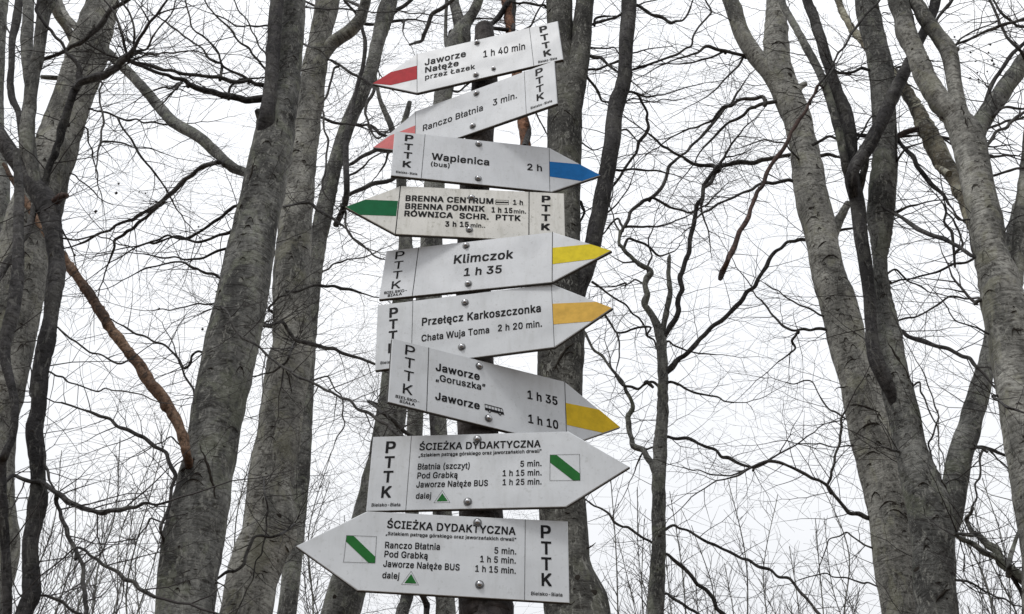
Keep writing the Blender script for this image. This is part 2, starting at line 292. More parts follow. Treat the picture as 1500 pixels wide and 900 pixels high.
# outlines of the letters: character | advance | closed bezier loops (point and two handles, in thousandths, each relative)
GLYPHS = r''' |187|
(|273|89 207 0 -51 0 37 12 117 -8 -41 7 40 31 117 -13 -37 13 38 45 98 -17 -28 19 0 59 0 -20 0 -17 -35 -45 -111 13 39 -13 -39 -30 -115 7 38 -6 -37 -10 -106 0 33 0 -31 9 -92 -6 31 6 -32 28 -99 -12 35 13 -34 48 -112 -19 40 -20 0 -59 0 19 0 -29 49 -66 151 15 -52 -14 51
)|273|37 -96 20 0 20 41 49 114 -13 -35 12 35 27 98 -6 -31 6 31 9 91 0 -30 0 33 -10 106 6 -37 -7 38 -30 115 13 -39 -12 39 -45 111 18 -35 20 0 60 0 -20 0 16 -28 45 -98 -14 38 13 -37 31 -118 -8 41 7 -40 11 -116 0 37 0 -51 -23 -154 16 51 -15 -51 -64 -149 28 48 -20 0
-|453|337 244 -74 0 0 -18 0 -56 0 19 -74 0 -223 0 74 0 0 19 0 56 0 -18 74 0
.|188|95 -4 13 0 -12 0 -32 13 9 -9 -9 9 -13 32 0 -13 0 13 13 32 -9 -8 9 9 32 14 -12 0 13 0 33 -14 -9 9 9 -8 13 -32 0 13 0 -13 -13 -32 9 9 -9 -9
0|453|227 -7 37 0 -38 0 -97 31 27 -21 -27 21 -61 89 14 -39 -14 39 -21 141 0 -55 0 55 21 141 -14 -39 14 39 61 89 -26 -20 27 21 97 32 -38 0 37 0 96 -32 -27 21 27 -20 61 -89 -14 39 14 -39 21 -141 0 55 0 -55 -21 -141 14 39 -14 -39 -61 -89 27 21 -26 -21/227 50 -25 0 25 0 63 24 -17 -16 18 16 40 70 -9 -31 9 30 14 110 0 -43 0 43 -14 111 9 -31 -9 30 -40 70 18 -16 -17 16 -63 25 25 0 -25 0 -64 -25 17 16 -17 -16 -40 -70 9 30 -9 -31 -14 -111 0 43 0 -43 14 -110 -9 30 9 -31 40 -70 -17 16 17 -16
1|453|76 0 105 0 0 18 0 55 0 -19 105 0 315 0 -105 0 0 -19 0 -55 0 18 -105 0/276 509 -26 0 0 -170 0 -509 0 170 -21 0 -64 0 22 0 0 149 0 448 0 -149 -1 0 -3 0 1 0 -41 -30 -123 -90 41 30 0 23 0 69 0 -23 37 27 112 82 -37 -28 26 0
2|453|64 0 108 0 0 16 0 47 0 -15 57 61 170 182 -57 -61 20 20 48 53 -12 -15 13 16 29 45 -7 -14 6 14 9 44 0 -15 0 19 -12 48 8 -14 -9 13 -35 30 15 -7 -14 7 -49 11 18 0 -20 0 -52 -13 15 9 -14 -8 -33 -34 8 15 -8 -14 -12 -51 0 20 -20 0 -61 0 20 0 0 30 20 80 -14 -23 14 23 57 54 -24 -13 24 13 82 20 -31 0 30 0 81 -19 -24 12 23 -13 55 -52 -13 22 13 -21 20 -73 0 27 0 -18 -10 -54 7 17 -7 -18 -35 -59 17 21 -17 -22 -69 -79 29 31 -38 -40 -114 -120 38 40 0 -1 0 -3 0 1 78 0 236 0 -79 0 0 -19 0 -57 0 19 -108 0
3|453|218 -7 34 0 -31 0 -85 17 25 -11 -26 11 -63 47 16 -20 -16 21 -26 75 2 -29 22 0 65 0 -22 0 2 -18 17 -45 -9 12 10 -12 39 -28 -16 6 16 -6 54 -9 -20 0 20 0 56 11 -17 -8 17 7 40 32 -10 -14 9 14 14 52 0 -21 0 18 -13 51 9 -15 -9 16 -41 38 18 -10 -19 9 -74 14 30 0 -15 0 -44 0 15 0 0 17 0 51 0 -17 43 50 131 149 -44 -49 0 2 0 4 0 -1 -73 0 -218 0 72 0 0 19 0 57 0 -19 101 0 302 0 -100 0 0 -16 0 -48 0 16 -53 -61 -161 -183 54 61 0 4 0 11 0 -4 38 4 97 -13 -27 12 27 -13 63 -54 -15 24 15 -23 22 -77 0 28 0 -30 -23 -79 15 23 -15 -23 -61 -54 26 13 -27 -12
4|453|40 105 124 0 0 18 0 53 0 -17 69 117 207 351 -69 -117 21 0 64 0 -22 0 -68 -115 -202 -343 67 114 0 -1 0 -3 0 1 101 0 304 0 -101 0 0 -19 0 -58 0 20 -124 0/282 0 20 0 0 40 0 121 0 -40 0 9 0 25 0 -8 0 57 0 172 0 -58 20 0 61 0 -21 0 0 -106 0 -318 0 106 -21 0
5|453|221 -7 33 0 -30 0 -81 18 24 -12 -24 12 -57 49 14 -21 -14 21 -23 70 1 -26 21 0 62 0 -21 0 2 -15 16 -41 -9 12 9 -12 35 -29 -14 7 15 -7 48 -10 -17 0 21 0 55 14 -16 -9 16 10 38 40 -9 -17 9 17 14 58 0 -21 0 22 -14 59 9 -17 -10 17 -39 41 16 -10 -17 10 -57 15 21 0 -17 0 -51 -9 17 6 -16 -5 -39 -22 10 9 -20 2 -61 7 21 -3 10 85 29 256 -10 -86 90 0 270 0 -90 0 0 -19 0 -57 0 19 -72 0 -215 0 71 0 -6 -50 -17 -151 5 51 1 0 2 0 -1 0 11 10 42 24 -17 -6 16 6 51 9 -18 0 24 0 65 -13 -20 8 19 -8 51 -36 -14 16 14 -15 34 -54 -8 21 8 -21 12 -68 0 25 0 -33 -22 -87 15 25 -15 -26 -60 -61 25 15 -26 -14
A|479|16 0 23 0 62 170 185 509 -61 -170 25 0 75 0 -25 0 62 -170 187 -509 -62 170 -23 0 -68 0 23 0 -36 101 -108 302 36 -100 -6 19 -23 70 9 -28 -9 28 -32 106 13 -43 4 0 13 0 -4 0 -12 -43 -32 -107 9 28 -9 -28 -22 -69 5 18 -36 -100 -106 -302 35 101 -23 0/110 142 87 0 0 19 0 57 0 -19 87 0 260 0 -87 0 0 -19 0 -57 0 19 -87 0
B|456|60 0 62 0 0 170 0 509 0 -170 60 0 181 0 -60 0 35 0 88 -18 -23 12 23 -12 52 -49 -12 20 11 -20 17 -68 0 25 0 -22 -11 -54 7 14 -8 -14 -31 -34 13 8 -12 -9 -41 -19 15 4 0 -2 0 -5 0 2 16 -1 48 -17 -16 10 16 -10 39 -42 -10 18 11 -18 16 -67 0 27 0 -25 -18 -69 12 20 -12 -21 -56 -49 26 12 -25 -12 -97 -18 40 0 -63 0/125 57 0 58 40 0 120 0 -40 0 39 0 85 23 -17 -15 17 15 25 57 0 -23 0 17 -13 47 9 -14 -8 14 -36 34 15 -9 -16 9 -58 13 23 0 -41 0 -123 0 41 0 0 -58/125 285 0 56 37 0 113 0 -38 0 19 0 50 11 -15 -7 15 7 35 30 -8 -13 9 13 13 46 0 -17 0 23 -23 57 15 -15 -16 15 -73 23 33 0 -38 0 -115 0 38 0 0 -56
C|510|267 -7 26 0 -44 0 -117 32 34 -21 -34 21 -80 90 19 -39 -20 39 -30 139 0 -53 0 54 30 139 -20 -39 19 39 80 91 -34 -22 34 21 117 32 -44 0 26 0 73 -12 -23 8 23 -7 62 -33 -18 15 18 -14 46 -53 -12 21 12 -20 25 -70 -5 26 -22 0 -65 0 22 0 -4 18 -19 47 9 -14 -8 13 -32 33 13 -9 -12 10 -42 21 16 -5 -15 5 -48 7 17 0 -31 0 -83 -24 24 16 -25 -15 -59 -68 14 30 -14 -30 -22 -110 0 43 0 -43 22 -109 -14 30 15 -30 59 -69 -25 16 25 -15 83 -23 -31 0 17 0 48 7 -15 -5 16 5 42 21 -12 -10 13 9 32 33 -8 -13 9 14 19 46 -4 -17 22 0 65 0 -22 0 -4 -25 -25 -69 12 20 -12 -21 -46 -53 19 14 -18 -15 -61 -33 22 7 -23 -8
D|502|219 0 52 0 -41 0 -123 0 41 0 0 19 0 57 0 -19 40 0 119 0 -40 0 41 0 103 24 -27 -16 27 16 61 68 -13 -30 13 30 20 106 0 -41 0 41 -20 106 13 -30 -13 29 -59 67 26 -16 -27 16 -99 24 39 0 -43 0 -128 0 43 0 0 19 0 57 0 -19 44 0 132 0 -44 0 50 0 128 -31 -36 21 35 -20 80 -87 -18 38 19 -38 29 -136 0 53 0 -53 -29 -136 19 38 -19 -38 -82 -88 36 20 -37 -21/125 509 -22 0 0 -170 0 -509 0 170 -22 0 -65 0 22 0 0 170 0 509 0 -170 22 0
E|418|60 0 105 0 0 170 0 509 0 -170 104 0 312 0 -104 0 0 -19 0 -57 0 19 -82 0 -247 0 82 0 0 -56 0 -166 0 55 77 0 230 0 -77 0 0 -19 0 -57 0 19 -77 0 -230 0 77 0 0 -57 0 -172 0 57 83 0 250 0 -83 0 0 -19 0 -57 0 19 -105 0
G|520|269 -7 40 0 -46 0 -120 32 35 -21 -34 21 -80 91 19 -39 -19 39 -29 138 0 -53 0 54 29 139 -19 -39 19 39 80 91 -34 -22 34 21 116 32 -44 0 27 0 75 -12 -23 8 24 -8 63 -35 -18 15 19 -15 46 -53 -12 21 12 -20 25 -67 -4 24 -22 0 -66 0 22 0 -5 16 -21 44 9 -13 -8 13 -31 34 12 -10 -12 9 -41 21 15 -4 -15 5 -50 8 18 0 -30 0 -82 -24 25 16 -24 -15 -58 -68 14 30 -14 -30 -22 -110 0 43 0 -43 22 -109 -14 30 15 -30 59 -69 -25 16 25 -15 85 -23 -32 0 28 0 76 18 -22 -12 22 12 51 52 -12 -22 13 23 19 79 0 -30 6 -1 19 -3 -6 1 -50 0 -151 0 50 0 0 19 0 57 0 -19 65 0 195 0 -65 0 0 -19 0 -56 0 19 0 -42 -27 -109 18 31 -18 -31 -74 -72 31 17 -32 -17
H|517|60 0 22 0 0 170 0 509 0 -170 22 0 65 0 -22 0 0 -74 0 -220 0 73 89 0 267 0 -89 0 0 73 0 220 0 -74 22 0 65 0 -22 0 0 -170 0 -509 0 170 -22 0 -65 0 22 0 0 77 0 232 0 -77 -89 0 -267 0 89 0 0 -77 0 -232 0 77 -22 0
I|300|31 0 80 0 0 19 0 57 0 -19 29 0 87 0 -29 0 0 132 0 395 0 -132 -29 0 -87 0 29 0 0 19 0 57 0 -19 80 0 238 0 -79 0 0 -19 0 -57 0 19 -29 0 -86 0 29 0 0 -132 0 -395 0 132 29 0 86 0 -29 0 0 -19 0 -57 0 19 -79 0
J|396|185 -7 45 0 -45 0 -110 40 29 -27 -28 26 -42 112 0 -48 0 10 0 28 0 -9 22 0 65 0 -22 0 0 -9 0 -28 0 10 0 -31 24 -71 -16 17 15 -16 63 -24 -26 0 26 0 63 24 -16 -16 16 17 24 71 0 -31 0 122 0 364 0 -121 21 0 64 0 -21 0 0 -121 0 -364 0 122 0 -48 -42 -112 28 26 -28 -27
K|467|104 145 42 44 0 24 0 71 0 -23 12 16 35 45 -11 -14 12 14 35 42 -12 -13 13 14 38 41 -13 -13 50 55 152 165 -51 -55 28 0 84 0 -28 0 -72 -78 -217 -233 73 77 -1 0 -3 0 1 0 -41 -43/60 0 22 0 0 170 0 509 0 -170 22 0 65 0 -22 0 0 -58 0 -175 0 58 -1 -36 -1 -109 0 36 0 -11 1 -32 -1 11 0 -64 0 -193 0 64 -22 0/372 0 26 0 -61 86 -184 259 61 -86 13 17 40 50 -13 -16 74 -103 221 -309 -74 103 -26 0
L|393|60 0 100 0 0 170 0 509 0 -170 22 0 65 0 -22 0 0 -151 0 -452 0 151 78 0 236 0 -79 0 0 -19 0 -57 0 19 -100 0
M|628|60 0 21 0 0 170 0 509 0 -170 31 0 92 0 -31 0 41 -107 125 -322 -42 107 3 -7 10 -28 -3 11 4 -11 12 -36 -4 13 4 -13 12 -39 -4 13 4 -13 11 -35 -3 10 -5 0 -15 0 5 0 3 10 11 34 -4 -13 4 12 12 38 -4 -13 4 13 12 37 -4 -11 4 12 10 29 -3 -8 42 107 124 322 -41 -107 31 0 92 0 -31 0 0 -170 0 -509 0 170 -21 0 -64 0 21 0 0 97 0 291 0 -97 0 11 0 36 0 -13 1 13 1 42 0 -15 0 14 1 44 0 -15 0 15 1 44 0 -14 2 0 6 0 -2 0 -5 -16 -15 -48 5 17 -6 -16 -16 -46 5 15 -5 -15 -15 -41 5 12 -4 -13 -11 -31 3 8 -38 -97 -114 -291 38 97 -19 0 -56 0 19 0 -38 97 -116 291 39 -97 -3 8 -11 30 4 -12 -4 12 -14 40 5 -15 -5 15 -16 47 6 -17 -5 16 -17 49 6 -16 2 0 7 0 -2 0 0 -13 1 -41 0 15 0 -15 1 -44 0 15 0 -15 1 -44 -1 14 0 -13 0 -37 0 11 0 -97 0 -291 0 97 -21 0
N|523|60 0 22 0 0 170 0 509 0 -170 25 0 76 0 -25 0 69 -109 207 -326 -69 108 6 -9 20 -32 -8 13 7 -13 25 -44 -9 16 8 -17 26 -52 -9 18 -3 0 -9 -1 3 0 -2 18 -4 54 0 -18 -1 18 -2 49 0 -15 0 15 0 38 0 -10 0 105 0 314 0 -105 21 0 64 0 -21 0 0 -170 0 -509 0 170 -25 0 -76 0 25 0 -62 97 -185 290 62 -97 -8 13 -25 41 9 -15 -8 14 -29 50 11 -19 -11 19 -40 71 15 -28 3 1 11 2 -4 -1 1 -26 3 -70 -1 21 1 -22 2 -56 0 16 1 -16 1 -37 0 9 0 -97 0 -291 0 97 -22 0
O|533|267 -7 44 0 -44 0 -117 32 34 -21 -34 21 -80 90 20 -39 -20 39 -30 139 0 -53 0 54 30 139 -20 -39 20 39 80 91 -34 -22 34 21 117 32 -44 0 44 0 117 -32 -34 21 34 -22 80 -91 -20 39 19 -39 29 -139 0 54 0 -53 -29 -139 19 39 -20 -39 -80 -90 34 21 -34 -21/267 53 -31 0 30 0 82 23 -24 -15 25 15 59 68 -14 -30 15 30 22 110 0 -43 0 44 -22 111 15 -30 -14 30 -59 68 25 -16 -24 15 -82 23 30 0 -31 0 -83 -23 25 15 -25 -16 -59 -69 15 30 -14 -30 -22 -110 0 43 0 -43 22 -110 -14 30 15 -30 59 -68 -25 16 25 -15
P|444|60 0 22 0 0 170 0 509 0 -170 58 0 175 0 -58 0 39 0 97 -22 -25 15 26 -14 58 -57 -13 24 12 -25 19 -82 0 30 0 -31 -19 -83 12 25 -13 -24 -58 -58 26 15 -25 -14 -97 -21 39 0 -42 0 -126 0 42 0 0 19 0 56 0 -18 41 0 124 0 -42 0 26 0 64 14 -16 -9 16 9 36 38 -8 -16 8 16 11 54 0 -20 0 20 -11 54 8 -16 -8 15 -36 37 16 -9 -17 9 -65 13 27 0 -36 0 -107 0 35 0 0 -151 0 -452 0 151 -22 0
R|449|60 0 22 0 0 170 0 509 0 -170 59 0 176 0 -59 0 39 0 97 -20 -26 13 26 -14 57 -56 -12 24 13 -23 19 -81 0 30 0 -31 -19 -81 13 24 -12 -23 -57 -54 26 13 -26 -13 -97 -19 39 0 -47 0 -140 0 47 0 0 19 0 57 0 -19 46 0 138 0 -46 0 26 0 64 12 -17 -8 16 8 36 33 -8 -14 7 15 11 52 0 -20 0 20 -11 53 7 -15 -8 15 -36 35 16 -9 -17 8 -65 12 26 0 -36 0 -108 0 36 0 0 -151 0 -452 0 151 -22 0/353 0 25 0 -41 76 -123 229 41 -76 24 0 73 0 -24 0 41 -76 125 -229 -42 76 -25 0
S|446|224 -9 39 0 -37 0 -96 18 27 -12 -28 12 -64 51 15 -22 -15 22 -26 77 2 -30 22 0 66 0 -22 0 2 -20 19 -49 -11 13 11 -13 43 -29 -17 6 18 -7 58 -10 -21 0 23 0 62 11 -18 -7 18 8 43 32 -10 -14 11 13 17 47 0 -18 0 16 -14 40 9 -10 -9 10 -36 26 15 -7 -15 6 -51 17 19 -5 -21 6 -61 17 20 -5 -42 12 -98 50 23 -21 -23 22 -34 83 0 -33 0 29 23 76 -15 -22 15 21 63 50 -27 -12 26 12 89 18 -33 0 34 0 89 -18 -26 12 26 -12 61 -49 -15 20 15 -21 24 -71 -1 26 -21 0 -64 0 21 0 -2 25 -35 59 21 -14 -21 14 -77 22 31 0 -22 0 -58 -11 17 7 -16 -7 -38 -30 9 13 -9 -12 -14 -42 0 15 0 -18 16 -42 -11 10 11 -11 38 -26 -15 6 15 -6 43 -15 -13 4 18 -4 52 -14 -17 5 15 -4 48 -15 -17 6 16 -7 47 -26 -15 10 14 -11 36 -40 -10 16 9 -17 13 -59 0 23 0 -28 -22 -75 15 22 -14 -23 -63 -53 28 13 -27 -13
T|448|32 452 53 0 0 19 0 57 0 -19 128 0 385 0 -129 0 0 -19 0 -57 0 19 -54 0 -160 0 53 0 0 -151 0 -452 0 151 -22 0 -64 0 21 0 0 151 0 452 0 -151 -54 0
U|517|259 -8 40 0 -40 0 -105 23 30 -15 -30 16 -69 65 16 -27 -17 27 -25 93 0 -35 0 112 0 336 0 -112 21 0 64 0 -21 0 0 -110 0 -331 0 110 0 -24 17 -65 -11 19 11 -19 46 -45 -20 11 20 -11 72 -16 -28 0 28 0 72 16 -20 -11 20 11 46 45 -11 -19 10 19 16 65 0 -24 0 110 0 331 0 -110 21 0 64 0 -21 0 0 -112 0 -336 0 112 0 -35 -24 -93 16 27 -17 -27 -70 -65 30 16 -29 -15
W|686|155 0 25 0 -46 170 -139 509 47 -170 22 0 66 0 -22 0 27 -105 81 -313 -27 104 5 -17 12 -51 -3 18 4 -17 12 -51 -4 17 3 -18 10 -54 -3 18 -3 0 -8 0 3 0 4 18 11 54 -4 -18 3 17 11 51 -4 -17 4 18 13 51 -4 -17 27 104 82 313 -27 -105 25 0 74 0 -25 0 27 -105 82 -313 -28 104 4 -17 12 -51 -4 18 4 -17 12 -51 -4 17 4 -18 11 -54 -3 18 -3 0 -9 0 3 0 4 18 11 54 -4 -18 3 17 11 51 -4 -17 5 18 13 51 -4 -17 27 104 80 313 -27 -105 22 0 67 0 -23 0 -47 -170 -140 -509 47 170 -25 0 -75 0 25 0 -29 108 -87 323 29 -108 -6 21 -17 68 6 -24 -5 25 -15 84 5 -31 5 0 14 0 -5 0 -5 -30 -15 -80 5 24 -5 -24 -17 -72 6 24 -29 -108 -88 -323 30 108 -25 0
Y|472|203 0 22 0 0 69 0 208 0 -69 -62 100 -187 301 63 -100 25 0 75 0 -25 0 34 -55 101 -165 -33 55 11 -18 30 -52 -9 17 9 -17 28 -62 -10 25 -9 0 -26 0 8 0 9 25 27 63 -9 -17 9 17 29 51 -10 -17 34 55 101 165 -34 -55 25 0 74 0 -25 0 -62 -100 -187 -301 62 100 0 -69 0 -208 0 69 -21 0
Z|438|42 0 119 0 0 15 0 46 0 -15 77 113 231 339 -77 -113 11 15 33 46 -11 -16 12 15 35 45 -12 -15 2 -7 7 -22 -2 7 -21 -1 -63 -2 21 1 -21 0 -62 0 21 0 -61 0 -183 0 61 0 0 19 0 57 0 -19 119 0 357 0 -119 0 0 -16 0 -47 0 15 -76 -111 -228 -333 76 111 -11 -16 -35 -48 12 16 -12 -16 -37 -48 13 16 -2 7 -7 21 3 -7 21 1 62 3 -20 -1 21 0 62 0 -21 0 62 0 185 0 -61 0 0 -19 0 -57 0 19 -119 0
a|389|160 -9 22 0 -24 0 -66 14 20 -9 -19 9 -46 40 11 -18 -12 17 -18 63 0 -25 0 22 13 53 -8 -14 9 14 35 32 -15 -8 14 8 47 18 -17 -4 18 4 53 9 -18 -2 23 3 56 7 -15 -2 14 1 31 8 -7 -4 7 4 11 20 0 -10 0 0 0 2 0 -1 0 15 -9 40 6 -11 -6 11 -27 25 12 -6 -12 6 -44 9 17 0 -18 0 -47 -9 13 6 -13 -5 -31 -21 8 8 -8 -9 -18 -27 4 9 -20 6 -59 17 20 -6 9 23 38 55 -17 -14 16 14 54 29 -20 -6 20 6 61 9 -21 0 14 0 45 -5 -16 4 16 -3 47 -19 -15 10 15 -9 36 -40 -9 18 10 -17 15 -69 0 29 0 -83 0 -251 0 84 -20 0 -60 0 20 0 0 17 0 52 0 -17 -2 0 -5 0 2 0 -4 -9 -20 -27 9 9 -9 -10 -37 -24 15 6 -15 -6/170 45 -15 0 23 0 58 14 -16 -9 15 9 35 34 -8 -14 8 14 13 45 0 -16 0 17 0 52 0 -17 -3 -3 -17 -8 9 2 -8 -2 -28 -6 11 2 -10 -2 -31 -5 10 1 -10 -1 -25 -3 7 1 -14 -2 -41 -9 13 4 -13 -5 -31 -20 8 9 -7 -8 -11 -34 0 14 0 -13 10 -33 -7 9 7 -9 28 -20 -12 5 12 -4
b|424|229 -8 32 0 -23 0 -57 12 15 -8 -14 8 -34 27 8 -10 -9 11 -20 28 5 -8 -2 0 -6 0 2 0 0 -20 0 -59 0 20 -20 0 -59 0 19 0 0 170 0 509 0 -170 20 0 61 0 -21 0 0 -63 0 -190 0 63 1 0 4 0 -1 0 5 8 19 27 -8 -10 8 10 34 27 -14 -8 15 8 58 11 -24 0 32 0 84 -23 -24 15 24 -16 57 -68 -14 29 13 -30 20 -104 0 40 0 -40 -20 -105 13 30 -14 -29 -57 -68 24 16 -24 -16/220 47 -23 0 24 0 59 19 -16 -13 16 12 37 51 -8 -22 8 21 12 72 0 -27 0 27 -12 72 8 -21 -8 21 -36 50 16 -12 -16 13 -60 19 24 0 -23 0 -59 -18 16 12 -16 -12 -36 -49 8 21 -8 -21 -12 -74 0 28 0 -28 12 -74 -8 21 8 -21 37 -50 -16 12 16 -12
c|396|207 -8 19 0 -34 0 -90 24 26 -16 -26 17 -61 69 15 -29 -15 29 -22 102 0 -38 0 40 22 104 -15 -29 15 30 61 69 -26 -17 26 16 90 24 -34 0 19 0 53 -7 -17 5 16 -5 45 -21 -13 9 14 -9 35 -34 -10 13 10 -13 22 -45 -5 17 -20 -5 -59 -15 19 5 -3 10 -13 27 6 -8 -5 8 -20 22 8 -6 -8 6 -28 14 11 -3 -10 3 -35 5 13 0 -25 0 -62 -20 16 13 -16 -13 -37 -52 8 22 -8 -21 -12 -71 0 26 0 -25 12 -70 -8 22 8 -21 37 -51 -16 13 16 -13 62 -20 -25 0 13 0 36 6 -11 -4 10 3 28 14 -8 -6 8 6 21 23 -6 -9 5 8 12 28 -3 -10 20 -5 59 -15 -20 5 -5 -17 -22 -46 10 14 -9 -13 -35 -35 14 10 -13 -9 -45 -22 16 5 -17 -5
d|424|195 -8 24 0 -31 0 -84 24 25 -16 -24 16 -56 68 13 -29 -14 30 -21 105 0 -40 0 40 21 104 -14 -30 14 29 57 68 -24 -16 24 15 84 23 -32 0 23 0 57 -11 -15 8 15 -8 34 -27 -8 10 9 -10 19 -27 -4 8 2 0 5 0 -2 0 0 63 0 190 0 -63 20 0 61 0 -21 0 0 -170 0 -509 0 170 -20 0 -59 0 19 0 0 20 0 59 0 -20 -2 0 -6 0 2 0 -5 -8 -20 -28 8 11 -9 -10 -35 -27 15 8 -14 -8/205 47 -24 0 22 0 58 18 -16 -12 16 12 36 50 -8 -21 9 21 13 74 0 -28 0 28 -12 74 8 -21 -8 21 -37 49 16 -12 -16 12 -58 18 23 0 -24 0 -60 -19 16 13 -16 -12 -37 -50 8 21 -8 -21 -12 -72 0 27 0 -27 13 -72 -9 21 8 -22 36 -51 -16 12 16 -13
e|404|212 -8 26 0 -37 0 -95 24 26 -16 -27 17 -61 69 14 -29 -15 29 -22 102 0 -39 0 39 21 103 -14 -30 14 29 60 69 -26 -16 26 17 90 25 -34 0 21 0 61 -10 -20 7 19 -7 53 -33 -16 15 16 -15 38 -59 -9 24 9 -24 14 -88 0 34 0 -8 0 -25 0 9 -99 0 -296 0 99 0 0 18 0 52 0 -17 88 0 263 0 -88 0 -9 -6 -28 -19 9 6 0 25 -12 67 8 -20 -8 19 -35 45 15 -11 -16 11 -58 16 23 0 -23 0 -59 -17 17 12 -16 -11 -37 -43 9 18 -9 -19 -13 -59 0 21 0 -11 0 -33 0 11 0 -28 14 -72 -9 20 10 -19 41 -45 -17 11 17 -10 61 -15 -23 0 16 0 42 7 -13 -5 12 4 31 20 -8 -9 9 9 21 32 -5 -12 19 -4 59 -14 -20 5 -6 -20 -30 -52 14 15 -14 -15 -52 -35 20 9 -21 -8
g|425|207 -151 31 0 -28 0 -73 11 21 -7 -21 8 -52 30 14 -13 -13 12 -31 41 7 -15 16 9 50 28 -17 -9 6 -8 21 -25 -9 9 8 -9 32 -22 -13 6 14 -6 53 -9 -21 0 31 0 75 22 -19 -15 20 15 29 69 0 -31 0 25 0 74 0 -24 -1 0 -5 0 2 0 -5 -8 -19 -27 8 10 -9 -9 -35 -25 15 7 -14 -8 -57 -11 24 0 -31 0 -82 22 24 -15 -25 14 -58 63 14 -28 -14 28 -21 101 0 -39 0 39 21 102 -14 -29 14 29 57 68 -24 -16 25 15 84 23 -31 0 24 0 57 -11 -14 8 15 -8 35 -27 -8 10 9 -10 20 -27 -5 8 1 0 5 0 -2 0 0 20 0 60 0 -20 20 0 59 0 -19 0 0 -129 0 -388 0 130 0 -33 -22 -81 15 21 -15 -21 -59 -46 25 10 -25 -10/205 59 -24 0 23 0 59 16 -16 -11 16 11 36 46 -8 -20 8 20 12 72 0 -28 0 27 -12 71 8 -21 -8 20 -36 48 16 -11 -16 12 -59 18 23 0 -24 0 -60 -18 16 12 -16 -13 -36 -50 8 21 -9 -20 -13 -69 0 26 0 -27 13 -70 -9 20 8 -20 36 -47 -16 11 17 -11
h|410|114 227 0 22 0 -76 0 -227 0 76 -21 0 -61 0 20 0 0 170 0 509 0 -170 20 0 61 0 -21 0 0 -74 0 -222 0 74 -4 0 -12 0 4 0 12 35 50 75 -21 -15 22 15 75 22 -28 0 26 0 68 -15 -19 10 20 -11 46 -48 -11 21 11 -22 16 -81 0 33 0 -80 0 -240 0 80 -20 0 -61 0 20 0 0 78 0 235 0 -78 0 30 -23 69 15 -16 -15 17 -63 25 27 0 -18 0 -49 -12 14 8 -15 -8 -35 -34 9 15 -8 -16
i|166|53 0 20 0 0 126 0 379 0 -126 20 0 61 0 -21 0 0 -126 0 -379 0 126 -21 0/84 443 11 0 -12 0 -30 12 8 -8 -9 7 -13 28 0 -11 0 11 13 29 -9 -8 8 8 30 12 -12 0 11 0 30 -12 -8 8 8 -8 12 -29 0 11 0 -11 -12 -28 8 7 -8 -8
j|166|53 379 0 -136 20 0 61 0 -21 0 0 -136 0 -409 0 136 0 -23 -12 -60 8 17 -9 -17 -37 -39 16 9 -17 -9 -61 -14 24 0 -5 0 -14 0 5 0 0 19 0 56 0 -18 4 0 12 0 -4 0 18 0 38 15 -8 -10 9 10 13 43 0 -19 0 136/83 443 12 0 -11 0 -30 12 9 -8 -8 7 -12 28 0 -11 0 11 12 29 -8 -8 9 8 30 12 -11 0 12 0 31 -12 -9 8 8 -8 12 -29 0 11 0 -11 -12 -28 8 7 -9 -8
k|380|110 137 22 21 0 25 0 75 0 -25 3 0 11 0 -4 0 54 56 163 167 -54 -56 26 0 76 0 -25 0 -59 -60 -176 -180 59 60 -2 0 -7 0 2 0 -22 -21/53 0 20 0 0 170 0 509 0 -170 20 0 61 0 -21 0 0 -170 0 -509 0 170 -21 0/294 0 26 0 -49 62 -146 186 49 -62 14 14 43 43 -14 -15 61 -77 181 -229 -60 76 -26 0
l|189|139 -2 8 0 -29 0 -65 22 14 -15 -14 15 -21 64 0 -27 0 142 0 425 0 -142 20 0 61 0 -21 0 0 -137 0 -410 0 136 0 -18 6 -37 -4 7 5 -7 26 -10 -13 0 6 0 14 1 -3 -1 4 0 10 1 -3 0 3 -17 11 -51 -4 17 -6 -2 -19 -4 7 1 -8 -1
m|610|53 0 20 0 0 126 0 379 0 -126 19 0 59 0 -20 0 0 -28 0 -84 0 28 -1 0 -4 0 1 0 5 21 24 51 -11 -14 12 13 40 30 -15 -7 15 7 47 10 -16 0 28 0 68 -25 -17 17 18 -17 34 -66 -5 27 -3 0 -9 0 3 0 5 18 25 48 -12 -14 12 14 44 32 -17 -8 17 7 56 11 -21 0 22 0 60 -14 -18 9 18 -10 44 -44 -11 20 10 -19 16 -73 0 30 0 -85 0 -255 0 85 -21 0 -61 0 20 0 0 85 0 254 0 -85 0 27 -23 59 15 -12 -16 12 -54 17 20 0 -17 0 -45 -10 13 7 -12 -7 -29 -30 7 13 -6 -12 -10 -43 0 16 0 -82 0 -247 0 82 -20 0 -61 0 21 0 0 87 0 260 0 -87 0 21 -21 51 14 -13 -14 13 -54 19 22 0 -14 0 -41 -10 13 7 -14 -7 -32 -31 8 14 -8 -13 -12 -51 0 20 0 -79 0 -238 0 79 -21 0
n|410|114 227 0 22 0 -76 0 -227 0 76 -21 0 -61 0 20 0 0 126 0 379 0 -126 19 0 59 0 -20 0 0 -30 0 -92 0 31 -3 0 -10 0 4 0 12 35 50 75 -21 -15 22 15 75 22 -28 0 26 0 68 -15 -19 10 19 -11 46 -48 -11 21 11 -22 16 -81 0 33 0 -80 0 -240 0 80 -20 0 -61 0 20 0 0 78 0 235 0 -78 0 30 -23 69 15 -16 -15 17 -63 25 27 0 -18 0 -49 -12 14 8 -15 -8 -35 -34 9 15 -8 -16
